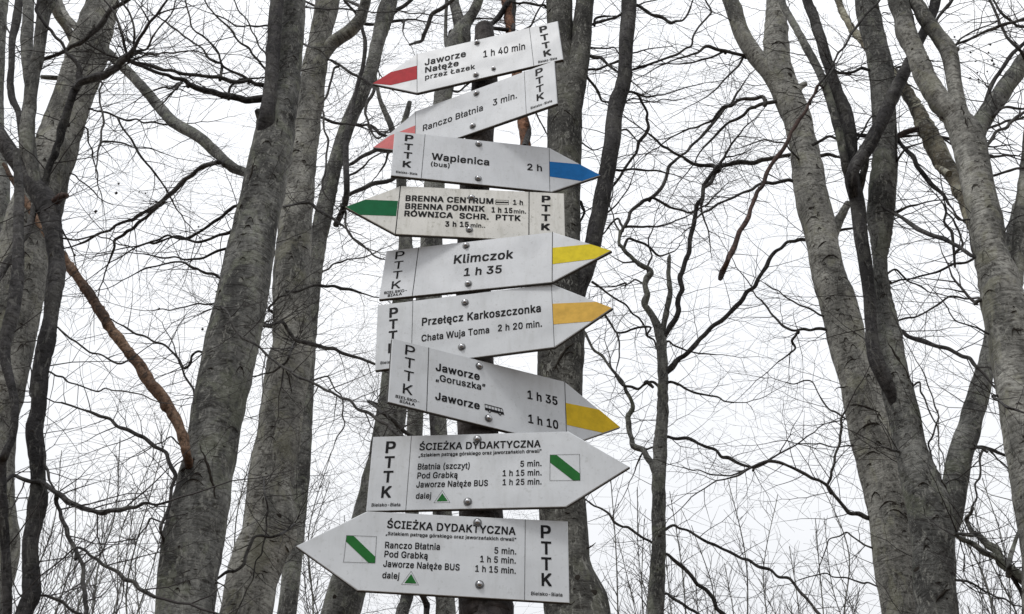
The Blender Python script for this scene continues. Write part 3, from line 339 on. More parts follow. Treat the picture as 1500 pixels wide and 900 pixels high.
o|415|207 -8 35 0 -34 0 -90 24 26 -16 -26 17 -61 69 15 -29 -15 29 -22 102 0 -38 0 40 22 104 -15 -29 15 30 61 69 -26 -17 26 16 90 24 -34 0 35 0 92 -24 -26 16 26 -17 60 -69 -14 30 15 -29 22 -104 0 40 0 -38 -22 -102 15 29 -14 -29 -60 -69 26 17 -26 -16/207 46 -25 0 26 0 63 20 -16 -13 17 13 37 51 -8 -21 8 22 12 70 0 -25 0 26 -12 71 8 -22 -8 22 -37 52 17 -13 -16 13 -63 20 26 0 -25 0 -62 -20 16 13 -16 -13 -37 -52 8 22 -8 -21 -12 -71 0 26 0 -25 12 -70 -8 22 8 -21 37 -51 -16 13 16 -13
p|424|53 -143 20 0 0 174 0 522 0 -174 19 0 59 0 -20 0 0 -20 0 -60 0 20 2 0 6 0 -2 0 5 8 19 27 -8 -10 8 10 34 27 -14 -8 15 8 58 11 -24 0 32 0 84 -23 -24 15 24 -16 57 -68 -14 29 13 -30 20 -104 0 40 0 -40 -20 -105 13 30 -14 -29 -57 -68 24 16 -24 -16 -84 -24 32 0 -23 0 -56 12 14 -8 -15 8 -35 27 8 -10 -8 11 -20 28 5 -8 -1 0 -4 0 1 0 0 -67 0 -202 0 67 -21 0/220 47 -23 0 24 0 59 19 -16 -13 16 12 37 51 -8 -22 8 21 12 72 0 -27 0 27 -12 72 8 -21 -8 21 -36 50 16 -12 -16 13 -60 19 24 0 -23 0 -59 -18 16 12 -16 -12 -36 -49 8 21 -8 -21 -12 -74 0 28 0 -28 12 -74 -8 21 8 -21 37 -50 -16 12 16 -12
r|259|53 0 20 0 0 126 0 379 0 -126 19 0 59 0 -20 0 0 -19 0 -58 0 19 1 0 3 0 -1 0 7 19 37 46 -17 -12 18 12 61 18 -23 0 5 0 16 -1 -6 1 6 0 14 0 -3 0 0 -21 0 -62 0 21 -1 1 -13 2 7 -1 -7 1 -23 2 8 0 -18 0 -48 -11 14 7 -14 -8 -33 -31 8 13 -8 -14 -12 -47 0 18 0 -79 0 -237 0 79 -21 0
s|365|182 -8 29 0 -26 0 -70 11 21 -7 -20 8 -50 35 13 -15 -13 15 -26 56 4 -22 19 4 58 13 -20 -5 5 -21 30 -47 -15 10 15 -10 57 -15 -23 0 27 0 63 17 -15 -11 16 12 24 41 0 -16 0 13 -14 33 9 -9 -9 8 -42 19 19 -4 -21 5 -63 15 21 -5 -34 8 -77 38 17 -17 -17 17 -25 66 0 -27 0 22 18 58 -12 -17 12 16 50 38 -21 -9 21 10 72 14 -27 0 26 0 67 -12 -19 8 18 -7 45 -33 -12 14 11 -14 25 -49 -5 19 -19 -4 -56 -13 19 4 -5 15 -25 39 12 -12 -13 11 -56 17 25 0 -22 0 -56 -16 15 10 -15 -11 -22 -40 0 16 0 -14 15 -34 -10 9 10 -8 48 -20 -22 5 19 -5 57 -14 -19 5 35 -8 77 -38 -16 17 17 -17 25 -64 0 26 0 -23 -19 -60 13 17 -12 -17 -52 -41 22 10 -23 -9
t|227|204 379 -66 0 0 -17 0 -52 0 17 -66 0 -198 0 66 0 0 17 0 52 0 -17 66 0/65 471 0 -126 20 0 61 0 -20 0 0 -124 0 -373 0 124 0 -17 10 -37 -7 8 7 -7 34 -11 -16 0 4 0 15 1 -6 -1 6 1 17 3 -5 -1 4 -18 11 -52 -4 17 -6 -2 -21 -5 8 1 -8 -1 -24 -1 8 0 -32 0 -76 25 18 -17 -18 17 -27 72 0 -31 0 126
u|410|182 -5 29 0 -25 0 -67 16 19 -11 -20 10 -46 48 11 -22 -11 21 -16 80 0 -32 0 80 0 240 0 -80 20 0 61 0 -21 0 0 -78 0 -235 0 78 0 -30 23 -69 -16 16 15 -17 63 -25 -27 0 18 0 49 12 -14 -8 15 8 34 35 -8 -16 9 15 13 56 0 -22 0 75 0 226 0 -75 20 0 61 0 -20 0 0 -126 0 -379 0 126 -20 0 -59 0 20 0 0 31 0 92 0 -31 3 0 9 0 -3 0 -12 -35 -50 -75 22 15 -22 -15
w|567|138 0 20 0 -39 126 -115 379 38 -126 21 0 64 0 -21 0 16 -55 46 -165 -15 55 7 -23 21 -77 -7 28 7 -29 21 -96 -7 35 -3 0 -10 0 3 0 7 34 21 94 -7 -29 7 28 20 79 -7 -24 15 55 46 165 -15 -55 21 0 64 0 -21 0 16 -55 46 -165 -15 55 6 -24 20 -78 -7 28 6 -29 20 -95 -7 35 -3 0 -11 0 4 0 8 34 22 94 -7 -28 7 29 21 79 -7 -24 15 55 46 165 -15 -55 22 0 65 0 -22 0 -39 -126 -116 -379 39 126 -20 0 -61 0 21 0 -16 57 -49 172 16 -58 -5 17 -14 53 4 -18 -5 18 -14 55 4 -19 -5 19 -14 58 4 -20 4 0 14 0 -5 0 -5 -19 -14 -58 4 19 -5 -19 -14 -55 4 18 -5 -19 -15 -53 5 17 -17 -58 -49 -172 16 57 -21 0
y|389|47 -139 4 -1 5 18 14 53 -4 -17 4 0 10 -1 -3 0 12 -3 33 -2 -10 -2 10 2 26 15 -8 -8 8 8 21 38 -6 -17 4 12 12 35 -4 -12 -49 127 -146 380 49 -127 23 0 67 0 -22 0 27 -74 81 -224 -27 75 9 -23 22 -68 -6 22 6 -23 19 -66 -7 21 -8 0 -22 0 7 0 6 21 18 66 -6 -23 7 23 22 68 -8 -23 27 75 81 224 -27 -74 22 0 66 0 -22 0 -55 -145 -167 -437 56 146 -8 -20 -27 -49 10 13 -11 -13 -38 -29 14 7 -14 -6 -48 -9 18 0 -10 0 -26 2 7 -1 -8 1
z|380|42 0 99 0 0 15 0 46 0 -16 70 91 212 274 -71 -92 0 1 0 3 0 -1 -69 0 -206 0 69 0 0 19 0 56 0 -18 95 0 285 0 -95 0 0 -16 0 -48 0 16 -69 -90 -207 -271 69 90 0 -1 0 -4 0 2 71 0 213 0 -71 0 0 -18 0 -56 0 19 -99 0
Ó|533|267 -7 44 0 -44 0 -117 32 34 -21 -34 21 -80 90 20 -39 -20 39 -30 139 0 -53 0 54 30 139 -20 -39 20 39 80 91 -34 -22 34 21 117 32 -44 0 44 0 117 -32 -34 21 34 -22 80 -91 -20 39 19 -39 29 -139 0 54 0 -53 -29 -139 19 39 -20 -39 -80 -90 34 21 -34 -21/267 53 -31 0 30 0 82 23 -24 -15 25 15 59 68 -14 -30 15 30 22 110 0 -43 0 44 -22 111 15 -30 -14 30 -59 68 25 -16 -24 15 -82 23 30 0 -31 0 -83 -23 25 15 -25 -16 -59 -69 15 30 -14 -30 -22 -110 0 43 0 -43 22 -110 -14 30 15 -30 59 -68 -25 16 25 -15/240 558 17 0 16 34 48 101 -16 -34 23 0 68 0 -23 0 -22 -34 -66 -101 22 34 -17 0
ó|415|207 -8 35 0 -34 0 -90 24 26 -16 -26 17 -61 69 15 -29 -15 29 -22 102 0 -38 0 40 22 104 -15 -29 15 30 61 69 -26 -17 26 16 90 24 -34 0 35 0 92 -24 -26 16 26 -17 60 -69 -14 30 15 -29 22 -104 0 40 0 -38 -22 -102 15 29 -14 -29 -60 -69 26 17 -26 -16/207 46 -25 0 26 0 63 20 -16 -13 17 13 37 51 -8 -21 8 22 12 70 0 -25 0 26 -12 71 8 -22 -8 22 -37 52 17 -13 -16 13 -63 20 26 0 -25 0 -62 -20 16 13 -16 -13 -37 -52 8 22 -8 -21 -12 -71 0 26 0 -25 12 -70 -8 22 8 -21 37 -51 -16 13 16 -13/181 429 16 0 16 33 47 100 -16 -33 23 0 69 0 -23 0 -22 -33 -66 -100 22 33 -17 0
ą|389|160 -9 22 0 -24 0 -66 14 20 -9 -19 9 -46 40 11 -18 -12 17 -18 63 0 -25 0 22 13 53 -8 -14 9 14 35 32 -15 -8 14 8 47 18 -17 -4 18 4 53 9 -18 -2 23 3 56 7 -15 -2 14 1 31 8 -7 -4 7 4 11 20 0 -10 0 0 0 2 0 -1 0 15 -9 40 6 -11 -6 11 -27 25 12 -6 -12 6 -44 9 17 0 -18 0 -47 -9 13 6 -13 -5 -31 -21 8 8 -8 -9 -18 -27 4 9 -20 6 -59 17 20 -6 9 23 38 55 -17 -14 16 14 54 29 -20 -6 20 6 61 9 -21 0 14 0 45 -5 -16 4 16 -3 47 -19 -15 10 15 -9 36 -40 -9 18 10 -17 15 -69 0 29 0 -83 0 -251 0 84 -20 0 -60 0 20 0 0 17 0 52 0 -17 -2 0 -5 0 2 0 -4 -9 -20 -27 9 9 -9 -10 -37 -24 15 6 -15 -6/170 45 -15 0 23 0 58 14 -16 -9 15 9 35 34 -8 -14 8 14 13 45 0 -16 0 17 0 52 0 -17 -3 -3 -17 -8 9 2 -8 -2 -28 -6 11 2 -10 -2 -31 -5 10 1 -10 -1 -25 -3 7 1 -14 -2 -41 -9 13 4 -13 -5 -31 -20 8 9 -7 -8 -11 -34 0 14 0 -13 10 -33 -7 9 7 -9 28 -20 -12 5 12 -4/297 -145 14 0 -21 0 -55 17 15 -11 -16 11 -23 49 0 -22 0 16 15 45 -10 -14 10 14 42 39 -18 -12 20 -1 61 -5 -21 2 -16 -12 -40 -32 11 9 -12 -10 -17 -36 0 14 0 -8 7 -19 -5 5 5 -4 21 -7 -9 0 7 0 18 3 -6 -2 5 2 13 5 -4 -2 6 -14 18 -44 -6 15 -7 -3 -25 -10 10 3 -10 -3
ę|404|212 -8 26 0 -37 0 -95 24 26 -16 -27 17 -61 69 14 -29 -15 29 -22 102 0 -39 0 39 21 103 -14 -30 14 29 60 69 -26 -16 26 17 90 25 -34 0 21 0 61 -10 -20 7 19 -7 53 -33 -16 15 16 -15 38 -59 -9 24 9 -24 14 -88 0 34 0 -8 0 -25 0 9 -99 0 -296 0 99 0 0 18 0 52 0 -17 88 0 263 0 -88 0 -9 -6 -28 -19 9 6 0 25 -12 67 8 -20 -8 19 -35 45 15 -11 -16 11 -58 16 23 0 -23 0 -59 -17 17 12 -16 -11 -37 -43 9 18 -9 -19 -13 -59 0 21 0 -11 0 -33 0 11 0 -28 14 -72 -9 20 10 -19 41 -45 -17 11 17 -10 61 -15 -23 0 16 0 42 7 -13 -5 12 4 31 20 -8 -9 9 9 21 32 -5 -12 19 -4 59 -14 -20 5 -6 -20 -30 -52 14 15 -14 -15 -52 -35 20 9 -21 -8/299 -148 14 0 -22 0 -56 17 15 -12 -16 11 -23 49 0 -22 0 8 3 24 -2 -8 3 8 11 25 -5 -8 4 8 15 24 -6 -8 6 9 20 26 -7 -8 32 25 96 74 -32 -25 -6 -20 -23 -53 9 16 -10 -16 -28 -42 9 12 -10 -13 -24 -35 7 11 -6 -11 -9 -31 0 10 0 -9 7 -20 -5 5 5 -5 22 -7 -10 0 6 0 17 3 -5 -2 5 2 14 6 -4 -2 6 -15 17 -45 -5 15 -6 -4 -24 -10 9 3 -10 -4
Ł|413|81 0 100 0 0 170 0 509 0 -170 21 0 64 0 -21 0 0 -151 0 -452 0 151 79 0 237 0 -79 0 0 -19 0 -57 0 19 -101 0/16 173 85 49 0 21 0 64 0 -21 85 49 254 147 -85 -49 0 -22 0 -65 0 22 -85 -49
ł|207|151 -2 7 0 -30 0 -66 22 14 -15 -14 15 -21 64 0 -27 0 142 0 425 0 -142 20 0 61 0 -20 0 0 -137 0 -410 0 136 0 -18 6 -37 -4 7 5 -7 26 -10 -13 0 7 0 15 1 -4 -1 3 0 9 1 -3 0 4 -17 11 -51 -4 17 -5 -2 -19 -4 7 1 -7 -1/6 225 59 34 0 19 0 55 0 -18 59 34 177 102 -59 -34 0 -18 0 -54 0 18 -59 -34
ń|410|114 227 0 22 0 -76 0 -227 0 76 -21 0 -61 0 20 0 0 126 0 379 0 -126 19 0 59 0 -20 0 0 -30 0 -92 0 31 -3 0 -10 0 4 0 12 35 50 75 -21 -15 22 15 75 22 -28 0 26 0 68 -15 -19 10 19 -11 46 -48 -11 21 11 -22 16 -81 0 33 0 -80 0 -240 0 80 -20 0 -61 0 20 0 0 78 0 235 0 -78 0 30 -23 69 15 -16 -15 17 -63 25 27 0 -18 0 -49 -12 14 8 -15 -8 -35 -34 9 15 -8 -16/178 429 17 0 16 33 48 100 -16 -33 22 0 68 0 -23 0 -22 -33 -66 -100 22 33 -17 0
Ś|446|224 -9 39 0 -37 0 -96 18 27 -12 -28 12 -64 51 15 -22 -15 22 -26 77 2 -30 22 0 66 0 -22 0 2 -20 19 -49 -11 13 11 -13 43 -29 -17 6 18 -7 58 -10 -21 0 23 0 62 11 -18 -7 18 8 43 32 -10 -14 11 13 17 47 0 -18 0 16 -14 40 9 -10 -9 10 -36 26 15 -7 -15 6 -51 17 19 -5 -21 6 -61 17 20 -5 -42 12 -98 50 23 -21 -23 22 -34 83 0 -33 0 29 23 76 -15 -22 15 21 63 50 -27 -12 26 12 89 18 -33 0 34 0 89 -18 -26 12 26 -12 61 -49 -15 20 15 -21 24 -71 -1 26 -21 0 -64 0 21 0 -2 25 -35 59 21 -14 -21 14 -77 22 31 0 -22 0 -58 -11 17 7 -16 -7 -38 -30 9 13 -9 -12 -14 -42 0 15 0 -18 16 -42 -11 10 11 -11 38 -26 -15 6 15 -6 43 -15 -13 4 18 -4 52 -14 -17 5 15 -4 48 -15 -17 6 16 -7 47 -26 -15 10 14 -11 36 -40 -10 16 9 -17 13 -59 0 23 0 -28 -22 -75 15 22 -14 -23 -63 -53 28 13 -27 -13/196 558 17 0 16 34 48 101 -16 -34 23 0 68 0 -23 0 -22 -34 -66 -101 22 34 -17 0
Ż|438|42 0 119 0 0 15 0 46 0 -15 77 113 231 339 -77 -113 11 15 33 46 -11 -16 12 15 35 45 -12 -15 2 -7 7 -22 -2 7 -21 -1 -63 -2 21 1 -21 0 -62 0 21 0 -61 0 -183 0 61 0 0 19 0 57 0 -19 119 0 357 0 -119 0 0 -16 0 -47 0 15 -76 -111 -228 -333 76 111 -11 -16 -35 -48 12 16 -12 -16 -37 -48 13 16 -2 7 -7 21 3 -7 21 1 62 3 -20 -1 21 0 62 0 -21 0 62 0 185 0 -61 0 0 -19 0 -57 0 19 -119 0/219 572 12 0 -11 0 -30 12 9 -8 -8 8 -12 28 0 -11 0 12 12 29 -8 -8 9 8 30 12 -11 0 12 0 30 -12 -8 8 9 -8 13 -29 0 12 0 -11 -13 -28 9 8 -8 -8
ż|380|42 0 99 0 0 15 0 46 0 -16 70 91 212 274 -71 -92 0 1 0 3 0 -1 -69 0 -206 0 69 0 0 19 0 56 0 -18 95 0 285 0 -95 0 0 -16 0 -48 0 16 -69 -90 -207 -271 69 90 0 -1 0 -4 0 2 71 0 213 0 -71 0 0 -18 0 -56 0 19 -99 0/187 443 12 0 -12 0 -30 12 8 -8 -8 7 -13 28 0 -11 0 11 13 29 -8 -8 8 8 30 12 -12 0 12 0 30 -12 -8 8 8 -8 12 -29 0 11 0 -11 -12 -28 8 7 -8 -8
”|300|52 318 15 0 10 64 30 191 -10 -64 23 0 69 0 -23 0 -18 -64 -53 -191 18 64 -15 0/175 318 15 0 10 64 30 191 -10 -64 23 0 69 0 -23 0 -17 -64 -52 -191 17 64 -16 0
„|287|38 -119 16 0 10 63 30 190 -10 -63 23 0 70 0 -24 0 -18 -63 -53 -190 18 63 -16 0/161 -119 16 0 11 63 31 190 -10 -63 23 0 69 0 -23 0 -18 -63 -53 -190 18 63 -15 0'''
OUT = {}
for ln_ in GLYPHS.split('\n'):
    ch_, ad_, lp_ = ln_[0], *ln_[2:].split('|')
    OUT[ch_] = (int(ad_) / 1000, [[int(v) / 1000 for v in l_.split()] for l_ in lp_.split('/')] if lp_ else [])
font_cache = {}
from mathutils.geometry import delaunay_2d_cdt
shape_cache = {}
def shape(ch):
    """one letter as triangles: everything its outline winds round"""
    if ch in shape_cache: return shape_cache[ch]
    P_, E_, segs = [], [], []
    for l_ in OUT[ch][1]:
        k = len(l_) // 6; px = py = 0; B_ = []
        for i in range(k):
            dx, dy, a_, b_, c_, d_ = l_[i * 6:i * 6 + 6]; px += dx; py += dy; B_.append(((px, py), (px + a_, py + b_), (px + c_, py + d_)))
        n0 = len(P_)
        for i in range(k):
            p0, p1, p2, p3 = B_[i][0], B_[i][2], B_[(i + 1) % k][1], B_[(i + 1) % k][0]
            chord = math.dist(p0, p3); bend = abs(math.dist(p0, p1) + math.dist(p1, p2) + math.dist(p2, p3) - chord)
            for j in range(1 if bend < .002 else 4):
                t_ = j / 4; u = 1 - t_
                P_.append(tuple(u ** 3 * p0[q] + 3 * u * u * t_ * p1[q] + 3 * u * t_ * t_ * p2[q] + t_ ** 3 * p3[q] for q in (0, 1)))
        m_ = len(P_) - n0
        for i in range(m_): E_.append((n0 + i, n0 + (i + 1) % m_)); segs.append((P_[n0 + i], P_[n0 + (i + 1) % m_]))
    vo, _, fo, _, _, _ = delaunay_2d_cdt([Vector(p) for p in P_], E_, [], 0, 1e-5)
    A_ = np.array([q[0] for q in segs]); B_ = np.array([q[1] for q in segs]); Fs = []
    for f in fo:
        c = sum((vo[i] for i in f), Vector((0, 0))) / len(f)
        up = (A_[:, 1] <= c.y) & (B_[:, 1] > c.y); dn = (A_[:, 1] > c.y) & (B_[:, 1] <= c.y)
        side = (B_[:, 0] - A_[:, 0]) * (c.y - A_[:, 1]) - (c.x - A_[:, 0]) * (B_[:, 1] - A_[:, 1])
        if int((up & (side > 0)).sum()) - int((dn & (side < 0)).sum()): Fs.append(tuple(f))
    shape_cache[ch] = (np.array([tuple(v) for v in vo]), Fs); return shape_cache[ch]
def glyphs(s, bold):
    key = (s, bold)
    if key in font_cache: return font_cache[key]
    X, V, Fs = 0, [], []
    for ch in s:
        if ch != ' ':
            G, GF = shape(ch)
            for k_, (sx, sy) in enumerate(((-1, -.7), (1, -.7), (-1, .7), (1, .7)) if bold else ((0, 0),)):   # bold: the letter printed slightly spread
                n0 = sum(map(len, V)); Fs += [tuple(i + n0 for i in f) for f in GF]
                V.append(np.column_stack([G[:, 0] + X + sx * bold, G[:, 1] + sy * bold, np.full(len(G), k_ * .00004)]))
        X += OUT[ch][0] + bold * 1.2
    font_cache[key] = (np.vstack(V), Fs); return font_cache[key]
CAP = .515
class Sign:
    def __init__(s, quad, outline, label, m, yaw=None, thick=.010):
        y, c = fit_yaw(quad)
        if yaw is not None: y = R_(yaw)
        s.n = Vector((math.sin(y), -math.cos(y), 0)); s.c = c; s.a = Vector((math.cos(y), math.sin(y), 0)); s.th = thick
        s.root = empty('trail_sign', c); tag(s.root, label, 'trail sign', 'trail signs stacked on the post'); s.yaw = y
        Q = [s.P(*q) for q in outline]; k = len(Q)
        # sheet with a small rolled front edge
        cen = sum(Q, Vector()) / k
        Fi = [q + (cen - q).normalized() * .0022 for q in Q]; Em = [q - s.n * .0014 for q in Q]; Bk = [q - s.n * thick for q in Q]
        V = Fi + Em + Bk
        rings = [(i, (i + 1) % k) for i in range(k)]
        F = [tuple(range(k))] + [(k + i, k + j, j, i) for i, j in rings]
        me = pymesh('board', V[:2 * k], F)
        if me.polygons[0].normal.dot(s.n) < 0: me.flip_normals()
        link('board', me, m, s.root)
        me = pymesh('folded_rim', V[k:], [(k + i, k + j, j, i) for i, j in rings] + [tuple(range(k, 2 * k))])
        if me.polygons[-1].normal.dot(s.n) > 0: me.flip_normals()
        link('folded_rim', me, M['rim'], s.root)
    def P(s, x, y, off=0):
        d = ray(x, y); o = Vector((0, 0, EYE)); return o + d * ((s.c - o).dot(s.n) / d.dot(s.n)) + s.n * off
    def poly(s, name, pts, m, off=.0005, label=None):
        o = link(name, pymesh(name, [s.P(*q, off) for q in pts], [tuple(range(len(pts)))]), m, s.root)
        if label: o['label'] = label
        return o
    def lines(s, name, segs, wd, off=.0006):
        V, F = [], []
        for x0, y0, x1, y1 in segs:
            a, b = s.P(x0, y0, off), s.P(x1, y1, off); d = (b - a).normalized().cross(s.n) * wd / 2; k = len(V)
            e = (b - a).normalized() * wd / 2
            V += [a - d - e, b - d + e, b + d + e, a + d - e]; F.append((k, k + 1, k + 2, k + 3))
        return link(name, pymesh(name, V, F), M['ink'], s.root)
    def text(s, body, x0, y0, x1, y1, h, bold=.012, xo=None):
        V, Fs = glyphs(body, bold); mn, mxx = V[:, 0].min(), V[:, 0].max()
        A, Bp = s.P(x0, y0, .0007), s.P(x1, y1, .0007); u = Bp - A
        up = s.n.cross(u).normalized();  up = -up if up.z < 0 else up
        H = (s.P(x0, y0 - h) - s.P(x0, y0)).length
        W = [A + u * ((v[0] - mn) / (mxx - mn)) + up * (v[1] / CAP * H) + s.n * v[2] for v in V]
        return link('lettering', pymesh('lettering', W, Fs), M['ink'], s.root)
    def column(s, body, cs, wd, h, bold):
        """letters set one below the other, centred on cs"""
        V, Fs = [], []
        for ch, (cx, cy) in zip(body, cs):
            G, GF = glyphs(ch, bold); x0, x1, y0, y1 = G[:, 0].min(), G[:, 0].max(), G[:, 1].min(), G[:, 1].max()
            c = s.P(cx, cy, .0007); W = (s.P(cx + wd / 2, cy) - s.P(cx - wd / 2, cy)).length; H = (s.P(cx, cy - h / 2) - s.P(cx, cy + h / 2)).length
            t_ = (s.P(cs[0][0], cs[0][1]) - s.P(cs[-1][0], cs[-1][1])).normalized(); r_ = s.dirx; k = len(V)
            V += [c + r_ * ((g_[0] - x0) / (x1 - x0) - .5) * W + t_ * ((g_[1] - y0) / (y1 - y0) - .5) * H + s.n * g_[2] for g_ in G]
            Fs += [tuple(i + k for i in f) for f in GF]
        return link('lettering', pymesh('lettering', V, Fs), M['ink'], s.root)
    def bolt(s, x, y, r=.0088):
        c = s.P(x, y); V, F = [], []; nn = 14
        a = s.a; b = Vector((0, 0, 1)); prof = [(1.0, 0), (1.0, .25), (.92, .55), (.7, .85), (.38, 1.02), (.0, 1.08)]
        for pr, ph in prof[:-1]:
            for k in range(nn):
                an = 2 * math.pi * k / nn; V.append(c + (a * math.cos(an) + b * math.sin(an)) * pr * r * .8 + s.n * (.0018 + ph * r * .75))
        for i in range(len(prof) - 2):
            for k in range(nn): F.append((i * nn + k, i * nn + (k + 1) % nn, (i + 1) * nn + (k + 1) % nn, (i + 1) * nn + k))
        V.append(c + s.n * (.0018 + 1.08 * r * .75)); e = len(V) - 1; q = (len(prof) - 2) * nn
        F += [(q + k, q + (k + 1) % nn, e) for k in range(nn)]
        bo = link('bolt', pymesh('bolt', V, F, True), M['bolt'], s.root)
        V, F = [], []
        for z_, rr in ((.0003, 1.12), (.0018, 1.12), (.0019, 0.7)):
            for k in range(nn):
                an = 2 * math.pi * k / nn; V.append(c + (a * math.cos(an) + b * math.sin(an)) * rr * r + s.n * z_)
        for i in range(2):
            for k in range(nn): F.append((i * nn + k, i * nn + (k + 1) % nn, (i + 1) * nn + (k + 1) % nn, (i + 1) * nn + k))
        wa = link('washer', pymesh('washer', V, F), M['washer'], s.root)
        wa.parent = bo; wa.matrix_parent_inverse = bo.matrix_parent_inverse.copy() if False else bo.matrix_parent_inverse
        wa.matrix_parent_inverse.identity()
    @property
    def dirx(s):
        if not hasattr(s, '_dx'):
            s._dx = (s.P(*s.rx[1]) - s.P(*s.rx[0])).normalized()
        return s._dx

def make_sign(quad, outline, label, m, rx, stripe, stripe_mat, dividers, dw, texts, col, cw, ch, cb, bolts, stripe_label=None):
    s = Sign(quad, outline, label, m); s.rx = rx
    if stripe: s.poly('arrow_stripe', stripe, stripe_mat, label=stripe_label)
    for d in dividers: s.lines('divider', [d], dw)
    for t_ in texts: s.text(*t_)
    s.column('PTTK', col, cw, ch, cb)
    for b_ in bolts: s.bolt(*b_)
    return s
S1 = make_sign([(611, 79), (817, 31), (825, 87), (610.5, 136)], [(611, 79), (817, 31), (825, 87), (610.5, 136.5), (545.5, 123)],
  'topmost grey-white arrow sign pointing left, red stripe, reading Jaworze Nałęże', M['board'], ((611, 79), (817, 31)),
  [(611, 96.5), (572.5, 106), (546, 122.7), (572.5, 125), (611, 116)], M['red'], [(611, 79, 611, 136), (775.5, 40.5, 782, 97)], .0012,
  [('Jaworze', 622.1, 96.3, 682.7, 83, 8.8, .02), ('Nałęże', 622.7, 107, 672, 96.4, 8, .02), ('przez Łazek', 622.7, 117, 696, 101, 6.8, .015),
   ('1 h 40 min', 708, 84.5, 769.3, 72.5, 9.5, .015), ('Bielsko-Biała', 788.5, 93, 816, 87, 3.4, .02)],
  [(796, 43), (797.8, 55), (799.8, 66.5), (801.8, 78)], 11, 9, .03, [(698.8, 62.7), (697.2, 110), (723, 101, .0065)])
S2 = make_sign([(609, 163), (812, 89), (816.5, 151.5), (608, 224)], [(609, 163), (812, 89), (816.5, 151.5), (608, 224), (546, 216.5)],
  'tilted arrow sign pointing left with faded pink-red stripe, reading Ranczo Błatnia 3 min.', M['board'], ((609, 163), (812, 89)),
  [(608.5, 184), (571.5, 199), (547, 216), (575, 219), (608.3, 206)], M['pink'], [(608.8, 163, 608.2, 224), (768, 105, 771, 167.3)], .0010,
  [('Ranczo Błatnia', 619.5, 192.5, 707.5, 162, 8.6, .012), ('3 min.', 721.9, 155.5, 757.3, 144, 9, .012), ('Bielsko-Biała', 777.5, 160.5, 808.8, 149.5, 3.4, .015)],
  [(789.8, 105.5), (790.3, 118), (790.9, 130), (791.5, 142)], 10, 9.8, .02, [(698, 137.3), (692.5, 185)])
S3 = make_sign([(578, 192.5), (804.5, 216.5), (805.3, 281), (572.5, 257)], [(578, 192.5), (804.5, 216.5), (880, 257), (808, 281.3), (572.5, 257)],
  'grey-white arrow sign pointing right with bright blue stripe, reading Wapienica (bus) 2 h', M['board'], ((578, 192.5), (804.5, 216.5)),
  [(804.7, 237), (849, 241), (879, 256.7), (852, 265.5), (805.2, 259)], M['blue'], [(622.7, 197.3, 617, 261.5), (804.5, 216.5, 805.4, 281)], .0012,
  [('Wapienica', 632, 234, 716.5, 242.7, 9.6, .02), ('(bus)', 631, 243.3, 658.7, 246, 6.2, .015), ('2 h', 772.5, 249.3, 794, 251.2, 9.2, .018), ('Bielsko-Biała', 580, 253.5, 611, 256.8, 3.2, .015)],
  [(599.5, 202.7), (598.4, 215.5), (597.4, 228), (596.2, 241)], 12.5, 9.2, .025, [(701.2, 211.5), (700.5, 262)])
S4 = make_sign([(586.7, 272.5), (826, 283.5), (828, 355), (579, 342)], [(586.7, 272.5), (826, 283.5), (828, 355), (579, 343), (505, 303)],
  'old cream enamel arrow sign pointing left with green stripe, reading BRENNA CENTRUM', M['board_cream'], ((586.7, 272.5), (826, 283.5)),
  [(583, 294.7), (534.7, 292.8), (507, 303.2), (526.7, 315), (580.3, 316.8)], M['green'], [(586.7, 272.8, 579.2, 342.6), (775, 281.5, 774.7, 351.5)], .0024,
  [('BRENNA CENTRUM', 593.9, 294.3, 722.7, 299, 7.8, .03), ('1 h', 751.5, 300.2, 766, 300.8, 7, .025), ('BRENNA POMNIK', 593.3, 305.9, 709.9, 310.2, 7.8, .03),
   ('1 h 15', 720, 311.2, 750.7, 312.5, 7.3, .03), ('min.', 752.5, 312.6, 770.7, 313.3, 5.5, .02), ('RÓWNICA  SCHR.  PTTK', 592, 316.8, 762.7, 324, 7.8, .03),
   ('3 h 15', 652, 332, 686.7, 332.8, 7.3, .03), ('min..', 689.3, 333, 710.7, 333.8, 5.5, .02)],
  [(800, 292), (799.7, 305.3), (799.5, 319.2), (799.3, 332.8)], 13, 9.8, .035, [(690.7, 290), (687.5, 337)])
S4.lines('shelter_symbol', [(726.3, 293.4, 744.8, 293.9), (744.8, 293.9, 744.8, 300.2), (744.8, 300.2, 726, 299.7), (726, 299.7, 726.3, 293.4)], .0011)
S4.lines('shelter_symbol', [(727.5, 296.6, 743.5, 297.0)], .0046)
S5 = make_sign([(565.9, 367.9), (809.3, 340), (808.8, 412.5), (554.7, 438.8)], [(565.9, 367.9), (809.3, 340), (896, 367.3), (809, 413.5), (554.7, 438.8)],
  'grey-white arrow sign pointing right with lemon yellow stripe, reading Klimczok 1 h 35', M['board'], ((565.9, 367.9), (809.3, 340)),
  [(809.6, 363.3), (864.5, 358), (895, 367.3), (871, 379.5), (809.6, 387.3)], M['yellow'], [(613.3, 362.7, 604, 433.6), (809.3, 340.2, 808.8, 413)], .0017,
  [('Klimczok', 664.5, 386.7, 751.5, 378.5, 12, .02), ('1 h 35', 679.2, 404.7, 734.7, 399.9, 11, .02), ('BIELSKO-', 562.7, 431.3, 596, 427.3, 3.6, .02), ('BIAŁA', 568, 435.3, 588.8, 432.3, 3.4, .02)],
  [(586, 374), (584, 388.5), (582.2, 403), (580.5, 417.5)], 13, 11, .008, [(682.7, 360.2), (686, 416)])
